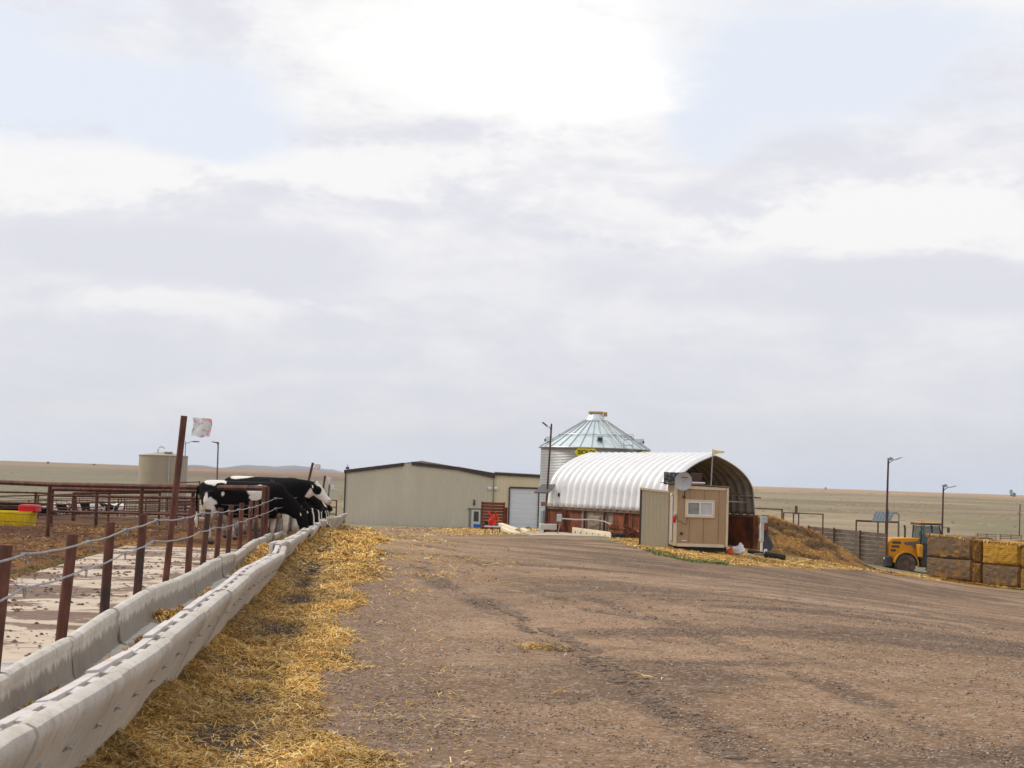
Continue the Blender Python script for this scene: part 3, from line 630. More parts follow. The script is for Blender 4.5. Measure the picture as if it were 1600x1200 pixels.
def ZA(Y): return EYE + float(np.interp(Y, [0, 10, 30, 45, 60, 80, 112], [-1.83, -1.82, -1.79, -1.76, -2.0, -2.5, -3.0]))
for a0, a1 in ((3, 9.96), (10, 16.96), (17, 23.96), (24, 30.96), (31, 39.5)):
    o = strip('concrete_apron', MATS.get('apron_concrete') or apron_mat(), 2.47, 5.5, np.linspace(a0, a1, 8), .05); o['kind'] = 'structure'

# ------------------------------------------------------------------ feed bunks
def zin(Y): return EYE + float(np.interp(Y, [5, 11.8, 14.4, 16.7, 19.1, 21.8, 24.4, 26.6, 29, 31.3, 34.3, 37.7, 42, 50, 62, 80, 110], [-1.40, -1.39, -1.38, -1.32, -1.29, -1.35, -1.37, -1.36, -1.40, -1.45, -1.42, -1.40, -1.46, -1.55, -1.72, -2.1, -2.65]))
def zout(Y): return EYE + float(np.interp(Y, [5, 6.6, 8.4, 10.9, 13.3, 20.3, 25.8, 28.2, 28.6, 34, 39.6, 50, 62, 80, 110], [-1.0, -1.0, -1.06, -1.12, -1.12, -1.10, -1.18, -1.26, -1.16, -1.22, -1.29, -1.36, -1.46, -1.85, -2.32]))
joints = [11.8 + 2.44 * k for k in range(-4, 42)]
plank_m = simple('pale_plank', (.56, .52, .50), .8, 0, .12, 9, dirt=(.36, .30, .25), damt=.4)
NB = 12
for k in range(len(joints) - 1):
    Ya, Yb = joints[k] + .016, joints[k + 1] - .016
    jx = rnd.uniform(-.02, .02) if k < 10 else rnd.uniform(-.05, .05); jz = rnd.uniform(-.008, .008) if k < 10 else rnd.uniform(-.025, .025); so_ = 0
    if joints[k] > 28.2: so_ = .12
    Ym = (Ya + Yb) / 2; c0 = Vector((BB * Ym - 1.9, Ym, H(BB * Ym - 1.9, Ym)))
    lab = 'grey concrete feed bunk section in the long trough row'
    sp = {2: 'concrete feed bunk section at the bottom edge of the photo, nearest the camera', 3: 'second concrete feed bunk section from the bottom left corner, with straw tuft inside', 4: 'third concrete feed bunk section from the bottom left corner',
          8: 'concrete feed bunk section beside the tall rusty flag post', 40: 'last concrete feed bunk section at the far end of the row, by the workshop corner', 10: 'concrete feed bunk section where the outer wall steps out of line before the cows'}
    t = thing('feed_bunk', c0, sp.get(k, lab), 'feed bunk', group='concrete feed bunk sections in the row')
    rings = []; lick = []
    for q in range(7):
        Y = Ya + (Yb - Ya) * q / 6; zi, zo = zin(Y) + jz, zout(Y) + jz; zf = zi - .34; e = .0 if 0 < q < 6 else .006
        gz = min(zi - .62, zo - .72)
        pr = [(2.50, gz), (2.475, zi - .05), (2.462, zi - .012), (2.435, zi), (2.40, zi - .003), (2.372, zi - .022), (2.362, zi - .055), (2.372, zi - .085), (2.370, zi - .13), (2.35, zf + .045), (2.33, zf + .01), (2.28, zf),
              (1.78, zf), (1.66, zf + .03), (1.60, zf + .12), (1.515, zo - .24), (1.40, zo - .20), (1.388, zo - .02), (1.372, zo - .003), (1.335, zo), (1.298, zo - .018), (1.286, zo - .05), (1.300, zo - .095), (1.325, zo - .15), (1.41, zo - .30), (1.62, gz + .1), (1.66, gz)]
        lk_ = [0, 0, 0, 0, 0, .0, .05, .18, .46, .95, .6, .12, .05, .1, .2, .1, 0, 0, 0, 0, 0, 0, 0, 0, .0, .22, .25]
        rings.append([(BB * Y - l + jx - so_ * (l < 2) * 1.0 - c0.x, Y - c0.y, z - c0.z - e) for l, z in pr]); lick += lk_
    m = MB().loft(rings); o = m.build('trough', bunk_m, t, smooth=True)
    a = o.data.attributes.new('licked', 'FLOAT', 'POINT'); a.data.foreach_set('value', np.array(lick, np.float32))
    # inner plank held off the lip by short blocks
    if joints[k] < 62:
        m = MB(); y = Ya
        cuts = [Ya, Ya + rnd.uniform(.9, 1.5), Yb]
        for y0, y1 in zip(cuts[:-1], cuts[1:]):
            rg = []; dzp = rnd.uniform(-.012, .008)
            for Y in (y0 + .01, (y0 + y1) / 2, y1 - .01):
                zo = zout(Y) + jz + dzp; rg.append([(BB * Y - l + jx - so_ - c0.x, Y - c0.y, z - c0.z) for l, z in ((1.487, zo - .15), (1.487, zo - .010), (1.422, zo - .002), (1.422, zo - .15))])
            m.loft(rg)
        for i in range(4):
            Y = Ya + (i + .5) * 2.4 / 4 + rnd.uniform(-.08, .08); hw = rnd.uniform(.08, .19)
            zo = zout(Y) + jz - .012; m.add([(BB * (Y + s * hw) - l + jx - so_ - c0.x, Y + s * hw - c0.y, z - c0.z) for s in (-1, 1) for l, z in ((1.425, zo - .12), (1.425, zo), (1.384, zo), (1.384, zo - .12))],
                                       [(0, 1, 2, 3), (7, 6, 5, 4), (0, 4, 5, 1), (1, 5, 6, 2), (2, 6, 7, 3), (3, 7, 4, 0)])
        m.build('plank', plank_m, t)
    if joints[k] < 32:                               # bolts with nuts on the outer face
        for i in range(3):
            Y = Ya + .35 + i * .85 + rnd.uniform(-.1, .1); zo = zout(Y); l = 1.375; z = zo - .235
            p = Vector((BB * Y - l + jx - so_ - c0.x, Y - c0.y, z - c0.z)); m = MB(); d = Vector((1, 0, -.35)).normalized()
            m.cyl(p - d * .02, p + d * .034, .007, n=8); m.cyl(p + d * .0, p + d * .014, .022, n=6); m.cyl(p - d * .004, p + d * .003, .032, n=12)
            m.build('bolt', steel_m, t)
# feed left in the troughs
def infeed():
    parts = []
    for px, py, Y, w_, n in ((172, 1018, 14.6, .13, 700), (190, 998, 15.6, .08, 260), (208, 988, 16.6, .08, 260), (120, 1048, 12.9, .09, 260), (242, 962, 18.9, .13, 600), (268, 944, 20.0, .10, 400), (253, 958, 19.2, .1, 300), (310, 928, 23.4, .14, 500), (345, 900, 27.2, .14, 500), (100, 1080, 12.2, .1, 200), (55, 1082, 11.9, .12, 300), (14, 1115, 10.9, .12, 300)):
        l = 2.12 if px not in (345,) else 2.0
        if px in (120, 253, 55, 14): l = 2.26
        r_ = np.abs(rs.randn(n)) * w_ * .8; a = rs.rand(n) * 6.28; h = np.maximum(0, 1 - r_ / (w_ * 1.7)) * w_ * 1.0
        y = Y + np.sin(a) * r_ * 1.4; x = BB * y - l + np.cos(a) * r_ * .8
        z = np.array([zin(v) for v in y]) - .34 + h * rs.rand(n) ** .5 + .004
        dk = np.full(n, .75 if py > 1040 or px in (208, 268) else 1.0)
        parts.append(blades(x, y, z, .05 + .06 * rs.rand(n), .006 + .003 * rs.rand(n), 1.6, None, dk))
    n = 30000; Y = 29.5 + 60 * rs.rand(n) ** 1.5; l = 1.62 + .7 * rs.rand(n); hp = fbm(l / .4, Y / .8, 95, 3)
    amt = sm(Y, 29, 35); z = np.array([zin(v) for v in Y]) - .34 + amt * (.06 + .22 * hp) * rs.rand(n) ** .3 + .15 * sm(l, 2.0, 1.62) * amt
    parts.append(blades(BB * Y - l, Y, z, .10 + .1 * rs.rand(n), .012 + .008 * rs.rand(n), 1.0, None, .8 + .3 * fbm(l, Y / 2, 96, 2)))
    emit('feed_straw', parts, straw_m, 4, kind='stuff', label='small heaps of golden feed straw lying inside the concrete troughs', cat='feed')
infeed()
def crumbs():      # manure crumbs on the apron
    n = 2600; Y = 11 + 28 * rs.rand(n); l = 2.6 + 2.9 * rs.rand(n); x = BB * Y - l; k = fbm(x * .8, Y * 1.6, 97, 4) > .52; x, Y = x[k], Y[k]; n = len(x)
    r = .01 + .035 * rs.rand(n) ** 2; O = np.array([(1, 0, 0), (0, 1, 0), (-1, 0, 0), (0, -1, 0), (0, 0, .5), (0, 0, -.2)], float)
    z = np.array([ZA(v) for v in Y]) + .055
    V = O[None] * r[:, None, None] * (.6 + .8 * rs.rand(n, 6, 1)) + np.stack([x, Y, z], -1)[:, None]
    T = np.array([(0, 1, 4), (1, 2, 4), (2, 3, 4), (3, 0, 4)]); Fq = (np.arange(n)[:, None, None] * 6 + T[None]).reshape(-1, 3)
    emit('manure_crumbs', [(V.reshape(-1, 3), Fq, np.repeat(np.array([[.09, .055, .038]]) * (.6 + .8 * rs.rand(n))[:, None], 6, 0))], stone_m, 3, kind='stuff', label='dried manure crumbs scattered over the pale feeding apron', cat='manure')
crumbs()

# ------------------------------------------------------------------ fence along the bunks
postmat = rust
PB = [(11.8, 5, 1050, 27, 852), (14.4, 108, 993, 128, 835), (16.75, 175, 948, 185, 816), (19.1, 225, 918, 235, 804), (21.8, 267, 906, 297, 650), (24.4, 302, 890, 308, 795), (26.6, 324, 877, 333, 796),
      (29, 345, 870, 352, 794), (31.4, 362, 866, 368, 790), (34.3, 380, 852, 384, 786), (37.0, 395, 845, 398, 783), (39.3, 404, 842, 407, 784), (41.7, 414, 838, 417, 761)]
t0 = onto(60, 1100)
fence = thing('bunk_fence', Vector((BB * 20 - 2.6, 20, H(BB * 20 - 2.6, 20))), 'rusty pipe post fence with two sagging cables behind the concrete feed bunks', 'fence')
ptop = {}
def post(Y, b, tp, r=.046):
    m = MB(); b2 = b + Vector((-.075, 0, -.15)); t2 = tp + Vector((-.075, 0, 0)); m.cyl(b2, t2, r, r, 14)
    o = m.build('post', postmat, fence, True, True); ptop[Y] = t2; return o
for Y in (6.92, 9.36): post(Y, Vector((BB * Y - 2.47, Y, zin(Y) - .3)), Vector((BB * Y - 2.40, Y, zin(Y) + .88)))
for Y, bx, by, tx, ty in PB:
    b = at(bx, by, Y); tp = at(tx, ty, Y); post(Y, b, tp, (.046 if Y != 21.8 else .041) if Y < 40 else .042)
far = [44.2 + 2.44 * k for k in range(28)]
for i, Y in enumerate(far):
    hgt = {0: 1.35, 1: .95}.get(i, .8)
    if Y > 74 and i % 4 == 0: hgt = 1.0
    post(Y, Vector((BB * Y - 2.47, Y, zin(Y) - .1)), Vector((BB * Y - 2.44 + .03, Y, zin(Y) + hgt)), .048)
for Y, px, py, bx, by in ((75, 489, 723, 480, 760), (97, 508, 743, 504, 770), (108, 515, 757, 513, 775)):
    tp = at(px, py, Y); b = at(bx, by, Y); d = (b - tp) / (tp.z - b.z); zb = zin(Y) - .2; b2 = tp + d * (tp.z - zb)
    m = MB().cyl(b2, tp, .055, .055, 12); m.build('tall_post', rust if Y < 100 else simple('faded_blue_post', (.10, .14, .17), .7), fence, True, True)
up = {11.8: (40, 866), 14.4: (140, 846), 16.75: (197, 827), 19.1: (245, 812), 21.8: (285, 809), 24.4: (315, 801), 26.6: (340, 800), 29: (358, 798), 31.4: (373, 796), 34.3: (390, 793), 37.0: (402, 790), 39.3: (411, 786), 41.7: (431, 778), 44.2: (452, 778), 46.64: (470, 776)}
lo = {11.8: (36, 919), 14.4: (133, 890), 16.75: (194, 865), 19.1: (240, 845), 21.8: (279, 841), 24.4: (312, 831), 26.6: (336, 824), 29: (357, 822), 31.4: (372, 816), 34.3: (388, 811), 37.0: (402, 806), 39.3: (411, 803), 41.7: (431, 794), 44.2: (452, 790), 46.64: (470, 788)}
for tab, off in ((up, .09), (lo, .42)):
    pts = []
    for Y in (6.92, 9.36): pts.append(ptop[Y] + Vector((.07, 0, -off)))
    for Y, (px, py) in tab.items(): p = at(px, py, Y); p.x = max(p.x, ptop[Y].x + .058) if Y in ptop else p.x; pts.append(p)
    for Y in far:
        if Y > 47: pts.append(ptop[Y] + Vector((.055, 0, -off)))
    fine = []
    for i in range(len(pts) - 1):
        L = (pts[i + 1] - pts[i]).length
        for q in range(8):
            s = q / 8; fine.append(pts[i].lerp(pts[i + 1], s) + Vector((0, 0, -.016 * 4 * s * (1 - s) * min(1, L / 2.4) + rnd.uniform(-.004, .004))))
    m = MB().tube(fine, .008, 7); m.build('cable', cable_m, fence, True, True)
    for i, p in enumerate(pts[:16]):                # wire loops clipped on the posts
        ring = [p + Vector((.012, .024 * math.cos(a), -.026 + .036 * math.sin(a))) for a in np.linspace(0, 2 * math.pi, 11)]
        m = MB().tube(ring, .0045, 6); m.cyl(p + Vector((-.03, 0, 0)), p + Vector((.012, 0, 0)), .012, n=8); m.build('clip', cable_m, fence, True, True)
# plastic flags tied to the tall posts
def flagmat(name, k):
    g = G(name); n1 = g.noise(7, 3, .5, sc3=(1, 1, 1.6)); n2 = g.noise(11, 2, .5); n3 = g.noise(16, 2, .5)
    c = g.mix(g.ramp(n1, .52, .59, 0, .7), (.80, .82, .84), (.75, .10, .22)); c = g.mix(g.ramp(n2, .56, .62, 0, .7), c, (.30, .55, .28)); c = g.mix(g.ramp(n3, .66, .7, 0, .5), c, (.08, .05, .07)); g.fin(c, .4)
    g.b.inputs['Transmission Weight'].default_value = 0; g.b.inputs['Alpha'].default_value = .86; return g.m
fm = flagmat('printed_plastic', 0)
for Y, px, py, w_, h_, lab in ((21.8, 301, 652, .235, .235, 'translucent plastic sheet printed pink and green tied to the tall rusty post'), (75, 491, 725, .26, .30, 'small pink printed plastic flag on the leaning post beyond the cows'),
                          (97, 510, 744, .26, .33, 'pinkish plastic flag on the thin post left of the workshop'), (108, 517, 757, .24, .28, 'pale plastic flag on the short blue post')):
    p = at(px, py, Y); m = MB(); n = 12; V = []; n2 = 8
    for side in (0, 1):
        for i in range(n + 1):
            for j in range(n2 + 1):
                s, q = i / n, j / n2; V.append((s * w_ + .012 * math.sin(q * 5), .025 * math.sin(s * 7 + q * 2) + side * .002, -q * h_ - s * .012 + .01 * math.sin(s * 9) * (q > .5)))
    S = (n + 1) * (n2 + 1); fs = []
    for i in range(n):
        for j in range(n2):
            a = i * (n2 + 1) + j; fs.append((a, a + 1, a + n2 + 2, a + n2 + 1)); fs.append((a + S, a + n2 + 1 + S, a + n2 + 2 + S, a + 1 + S))
    o = m.add(V, fs).build('flag', fm, None, True); o.location = p + Vector((0, 0, 0)); tag(o, lab, 'flag', 'plastic flags on the fence posts')
# ------------------------------------------------------------------ corral fences
def pen_fence(label, pts, rails, hgt, step, r=.045, grp=None, wires=0, mat=None, name='corral_fence', zb=None, grid=0):
    # pts: (px, py of top rail, distance); the rails hang at fractions of the height
    mat = mat or rust; W = [at(*p) for p in pts]; c = W[0]; t = thing(name, Vector((c.x, c.y, H(c.x, c.y))), label, 'fence', group=grp)
    for i, fr in enumerate(rails):
        rr_ = r * (1.25 if i == 0 and r > .05 else .75); MB().tube([p + Vector((0, 0, -hgt * fr)) for p in W], rr_, 8).build('rail', mat, t, True, True)
    for i in range(wires):
        fr = .3 + .62 * i / max(1, wires - 1); MB().tube([p + Vector((0, -.02, -hgt * fr)) for p in W], .008, 5)  .build('wire', rust_far, t, True, True)
    for a, b in zip(W[:-1], W[1:]):
        L = (b - a).length; n = max(1, round(L / step))
        for k in range(n + (b is W[-1])):
            p = a.lerp(b, k / n); g = H(p.x, p.y) - .15; MB().cyl((p.x, p.y, min(g, p.z - hgt * .8)), (p.x, p.y, p.z + .04), r, r, 10).build('post', mat, t, True, True)
        if grid:
            m = MB(); q = int(L / grid)
            for k in range(q):
                p = a.lerp(b, (k + .5) / q); m.cyl((p.x, p.y, p.z - hgt * .9), (p.x, p.y, p.z), .018, n=5)
            m.build('bars', mat, t, True, True)
    return t
pen_fence('thick rusty pipe fence with wire strands crossing the corral before the two standing cows', [(-60, 751, 50), (78, 757, 48), (222, 760, 45.2), (418, 763, 41.8)], [0.0], 1.42, 99, .052, wires=5)
pen_fence('second rusty rail fence just behind the thick pipe fence', [(82, 764, 60), (152, 765, 59), (302, 767, 56), (330, 768, 55)], [0, .16, .55], 1.4, 99, .06)
pen_fence('dark rail fence left of the yellow water tank', [(-30, 768, 66), (56, 770, 66), (76, 771, 66)], [0, .3, .6], 1.35, 2.6, .05)
pen_fence('rusty rail fence running behind the yellow water tank', [(-30, 776, 84), (60, 774, 84), (116, 772, 84)], [0, .35, .7], 1.4, 3.2, .045)
pen_fence('rusty rail fence with a doubled post left of the heifers', [(115, 771, 78), (118, 771, 78), (171, 770, 80), (250, 769, 82)], [0, .3, .62], 1.45, 99, .055)
pen_fence('long thin rail fence in front of the group of heifers', [(-30, 783, 112), (120, 782, 112), (250, 779, 112), (300, 778, 112)], [0, .33, .66], 1.4, 3.5, .04, mat=rust_far)
pen_fence('barred feeding panels behind the heifers', [(60, 780, 158), (190, 778, 156), (308, 776, 150)], [0, .28, .55, .82], 1.9, 3.4, .05, mat=rust_far, grid=.5)
pen_fence('barred gate panel left of the large tan storage tank foot', [(195, 780, 125), (262, 778, 122)], [0, .22, .44, .66, .88], 1.5, 2.4, .05, mat=rust_far, grid=.35)
pen_fence('tall barred corral panel right of the tank foot', [(262, 777, 116), (306, 779, 112)], [0, .2, .4, .6, .8], 1.55, 1.4, .05, mat=rust_far, grid=.25)
pen_fence('slatted rusty gate behind the rump of the nearer cow', [(270, 783, 100), (310, 783, 98)], [0, .14, .28, .42, .56, .7, .84], 1.35, 1.3, .06)
pen_fence('low grey rail line on the far pasture behind the cows', [(278, 754, 84), (312, 753, 84)], [0], 1.3, 99, .035, mat=rust_far)
pen_fence('rusty rails at the far end of the feed bunks beyond the feeding cows', [(470, 782, 118), (505, 780, 116), (526, 782, 114)], [0, .35, .7], 1.3, 2.2, .05)
# ------------------------------------------------------------------ yellow water tank with red float box
wt = thing('water_tank', on(10, 823, 60), 'yellow plastic cattle water tank with a red float box on top', 'water tank')
g0 = wt.location; pl = at(-62, 799, 60); pr = at(54, 799.5, 60); zt = pr.z - g0.z
m = MB(); xm = (pl.x + pr.x) / 2 - g0.x; L = pr.x - pl.x
rings = []
for z, k in ((.02, .94), (.06, .97), (zt - .08, 1.0), (zt - .02, 1.02), (zt, 1.01), (zt, .96), (zt - .12, .93)):
    hx, hy, c = L / 2 * k, .5 * k, .14
    rings.append([(xm + sx * (hx - c) + c * math.cos(a) * 1.0, sy * (hy - c) + c * math.sin(a), z) for sx, sy, a0 in ((1, 1, 0), (-1, 1, 90), (-1, -1, 180), (1, -1, 270)) for a in (R(a0), R(a0 + 45), R(a0 + 90))])
m.loft(rings); m.build('tank', yellow_m, wt, True)
for i in range(7):
    x = xm - L / 2 + (i + .5) * L / 7; MB().bbox((x, -.505, zt * .42), (.07, .03, zt * .75), .008).build('rib', MATS.get('yellow_plastic_rib') or simple('yellow_plastic_rib', (.62, .46, .02), .5, 0, .1, 3), wt)
a = at(33, 791, 60) - g0; b = at(60, 791, 60) - g0
MB().bbox(((a.x + b.x) / 2, .05, zt + .10), (b.x - a.x, .8, .24), .03).bbox(((a.x + b.x) / 2, .05, zt + .225), ((b.x - a.x) * .9, .7, .03), .01).build('float_box', red_m, wt)
# ------------------------------------------------------------------ large tan storage tank
tk = thing('storage_tank', on(252, 798, 230), 'large round tan steel storage tank standing behind the corrals', 'tank'); g0 = tk.location
tanw = simple('tan_painted_steel', (.36, .30, .215), .6, 0, .06, .5, dirt=(.25, .21, .155), damt=.3, sc3=(1, 1, .2))
rad = (at(290, 713, 230).x - at(215, 711, 230).x) / 2; top = at(252, 711.5, 230).z - g0.z
m = MB(); n = 48; rings = []
for z, r in ((-.3, rad), (top * .33, rad), (top * .33 + .02, rad + .03), (top * .335, rad), (top * .66, rad), (top * .66 + .02, rad + .03), (top * .665, rad), (top - .12, rad), (top - .1, rad + .07), (top, rad + .07), (top + .02, rad - .05), (top + .42, .4)):
    rings.append([(r * math.cos(2 * math.pi * k / n), r * math.sin(2 * math.pi * k / n), z) for k in range(n)])
m.loft(rings).build('shell', tanw, tk, True)
hp = at(266, 706, 230) - g0; MB().cyl((hp.x, -1.2, top + .1), (hp.x, -1.2, top + .42), .50, n=16).cyl((hp.x, -1.2, top + .38), (hp.x, -1.2, top + .48), .62, n=16).build('hatch', tanw, tk, True)
hp = at(254, 705, 230) - g0; MB().tube([(hp.x - .4, -1, top + .1), (hp.x - .4, -1, top + .8), (hp.x - .15, -1, top + 1.1), (hp.x + .2, -1, top + 1.15), (hp.x + .45, -1, top + .9)], .09, 8).build('vent_pipe', steel_m, tk, True)
MB().cyl((rad * .42, -rad * .93, 0), (rad * .42, -rad * .93, top + .1), .05, n=8).build('downpipe', steel_m, tk, True)
# ------------------------------------------------------------------ light poles
def light_pole(px, pyt, pyb, Y, label, head, rpole=.06, mat=rust_far, panel=None, lean=None):
    tp = at(px, pyt, Y); gx = on(lean or px - (pyb - pyt) * .0315, pyb, Y); t = thing('light_pole', gx, label, 'light pole')
    MB().cyl(gx + Vector((0, 0, -.2)), tp, rpole * 1.15, rpole * .85, 10).build('pole', mat, t, True, True)
    m = MB(); hx, hz, rot = head
    d = Vector((hx, -.1, hz)); m.tube([tp + Vector((0, 0, -.25)), tp + Vector((hx * .35, -.05, hz * .3 - .1)), tp + d * .6], .03, 6).build('arm', mat, t, True, True)
    m = MB(); c = tp + d; m.bbox(c - gx, (.62, .3, .07), .02, 0, 0, rot).bbox(c - gx + Vector((0, 0, -.045)), (.4, .2, .03), .008, 0, 0, rot); m.build('lamp_head', dark_m if panel is None else steel_m, t)
    if panel: MB().bbox(tp - gx + Vector((panel[0], 0, panel[1])), (.34, .40, .04), .008, 0, R(20), R(-20)).build('solar_panel', glass_m, t)
    return t
light_pole(341, 692, 800, 150, 'slim grey light pole rising behind the two standing cows', (-.22, .05, .1), .07, simple('grey_pole', (.12, .13, .14), .6))
light_pole(290, 689, 800, 150, 'thin pale pole with a long side arm right behind the flag post', (.9, -.02, 0), .045, simple('pale_pole', (.32, .32, .33), .6))

# ------------------------------------------------------------------ cattle
cowmat_g = G('holstein_hide'); _c = cowmat_g.attr('Col'); _n = cowmat_g.noise(60, 3, .6, sc3=(.4, 1, 1))
cow_m = cowmat_g.fin(cowmat_g.mix(1., _c, cowmat_g.mix(cowmat_g.ramp(_n, .3, .7), (.82, .82, .82), (1.14, 1.14, 1.14)), 'MULTIPLY'), .8, 0, .1)
tag_m = simple('ear_tag_plastic', (.82, .80, .62), .5, 0, .05, 3)
def ring(cx, cz, hh, hw, cy=0, n=16, tilt=0.):
    o = []
    for k in range(n):
        a = 2 * math.pi * k / n; s, c = math.sin(a), math.cos(a)
        yy = hw * math.copysign(abs(c) ** .85, c); zz = hh * math.copysign(abs(s) ** .9, s)
        o.append((cx - zz * math.sin(tilt), cy + yy, cz + zz * math.cos(tilt)))
    return o
def cow_mesh(pose):
    m = MB()
    T = [(-1.05, 1.27, .08, .06), (-1.02, 1.22, .20, .14), (-.95, 1.19, .29, .215), (-.8, 1.14, .365, .265), (-.6, 1.10, .405, .285), (-.3, 1.05, .45, .33), (0, 1.03, .47, .36), (.3, 1.04, .455, .345), (.55, 1.07, .425, .30), (.75, 1.11, .38, .25), (.9, 1.15, .31, .19), (1.0, 1.18, .2, .12)]
    m.loft([ring(*t) for t in T])
    m.ell((-.72, .13, 1.36), (.14, .10, .09)); m.ell((-.72, -.13, 1.36), (.14, .10, .09)); m.ell((-.97, .10, 1.38), (.07, .05, .06)); m.ell((-.97, -.10, 1.38), (.07, .05, .06))
    m.ell((.62, 0, 1.42), (.22, .08, .09))
    if pose == 'up':
        NK = [(.62, 1.14, .34, .19, .1), (.82, 1.19, .295, .16, .15), (.98, 1.23, .24, .13, .2), (1.12, 1.26, .19, .11, .15), (1.20, 1.27, .155, .10, .1)]; hc, ha = Vector((1.20, 0, 1.27)), R(-34)
    elif pose == 'down':
        NK = [(.60, 1.12, .34, .19, 0), (.86, 1.08, .29, .155, -.35), (1.08, .96, .23, .125, -.75), (1.26, .82, .175, .105, -.95), (1.35, .73, .15, .095, -1.0)]; hc, ha = Vector((1.36, 0, .74)), R(-62)
    else:
        NK = [(.62, 1.13, .33, .19, 0), (.88, 1.15, .27, .15, 0), (1.10, 1.16, .205, .12, 0), (1.28, 1.17, .165, .10, 0), (1.38, 1.17, .145, .09, 0)]; hc, ha = Vector((1.40, 0, 1.17)), R(-38)
    m.loft([ring(a, b, c, d, 0, 16, e) for a, b, c, d, e in NK])
    # head in its own frame: u forward to the muzzle, w up
    def hp_(u, y, w_): return hc + Vector((u * math.cos(ha) - w_ * math.sin(ha), y, u * math.sin(ha) + w_ * math.cos(ha)))
    HD = [(-.08, .02, .10, .07), (-.02, .03, .135, .10), (.08, .02, .145, .115), (.18, .00, .14, .105), (.28, -.02, .115, .08), (.38, -.03, .095, .068), (.46, -.035, .088, .07), (.52, -.035, .08, .068), (.555, -.04, .05, .045)]
    rings = []
    for u, w0, hh, hw in HD: rings.append([tuple(hp_(u, hw * math.cos(2 * math.pi * k / 14), w0 + hh * math.sin(2 * math.pi * k / 14))) for k in range(14)])
    m.loft(rings); m.ell(hp_(-.03, 0, .15), (.05, .08, .05))
    for s in (-1, 1):       # ears, brows, nostril swells
        m.loft([[tuple(hp_(-.03 + du * e, s * (.09 + L_), .07 + dw)) for du, dw in ((.035, 0), (0, .022), (-.035, 0), (0, -.022))] for L_, e, dw0 in ((0, .6, 0), (.07, 1.1, 0), (.13, 1.0, 0), (.185, .3, 0))])
        m.ell(hp_(.13, s * .095, .075), (.045, .03, .035)); m.ell(hp_(.50, s * .045, .0), (.035, .025, .03))
    for s in (-1, 1):       # legs: front knee, hind stifle and hock
        k = .04 * s
        m.tube([(.62 + k, s * .15, 1.12), (.64 + k, s * .19, .88), (.63 + k, s * .18, .68), (.645 + k, s * .175, .47), (.64 + k, s * .175, .42), (.63 + k, s * .17, .22), (.635 + k, s * .17, .13), (.66 + k, s * .17, .07), (.675 + k, s * .17, .0)], [.15, .145, .095, .068, .066, .045, .052, .058, .068], 12)
        h = -.07 * s
        m.tube([(-.76, s * .14, 1.20), (-.74, s * .18, 1.0), (-.68 + h * .4, s * .19, .80), (-.74 + h * .7, s * .18, .64), (-.86 + h, s * .16, .49), (-.85 + h, s * .155, .40), (-.80 + h, s * .155, .22), (-.79 + h, s * .155, .12), (-.755 + h, s * .155, .06), (-.73 + h, s * .155, .0)], [.20, .20, .165, .105, .068, .058, .046, .052, .058, .068], 12)
        m.ell((.58, s * .2, 1.06), (.2, .10, .26)); m.ell((-.74, s * .19, 1.03), (.24, .12, .27))
    m.ell((-.48, 0, .68), (.24, .20, .17)); 
    for sx in (-.56, -.40):
        for s in (-1, 1): m.cyl((sx, s * .08, .60), (sx, s * .085, .48), .026, .02, 8)
    m.ell((.74, 0, .86), (.14, .09, .16))
    m.tube([(-1.02, 0, 1.40), (-1.10, 0, 1.34), (-1.13, 0, 1.12), (-1.12, .01, .85), (-1.11, .01, .65)], [.045, .04, .032, .03, .03], 8); m.tube([(-1.11, .01, .68), (-1.12, .01, .55), (-1.10, .01, .36)], [.03, .055, .02], 8)
    o = m.build('cow_tmp', cow_m)
    md = o.modifiers.new('r', 'REMESH'); md.mode = 'VOXEL'; md.voxel_size = .024; md.use_smooth_shade = True
    m2 = o.modifiers.new('s', 'SMOOTH'); m2.factor = .5; m2.iterations = 5
    dg = bpy.context.evaluated_depsgraph_get(); me = bpy.data.meshes.new_from_object(o.evaluated_get(dg), depsgraph=dg); bpy.data.objects.remove(o)
    n = len(me.vertices); co = np.empty(n * 3, np.float32); me.vertices.foreach_get('co', co); co = co.reshape(-1, 3)
    me.materials.clear(); me.materials.append(cow_m)
    return me, co, hc, ha
POSES = {p: cow_mesh(p) for p in ('up', 'down', 'level')}
BLK, WHT = np.array([.0065, .006, .0065]), np.array([.74, .70, .64])
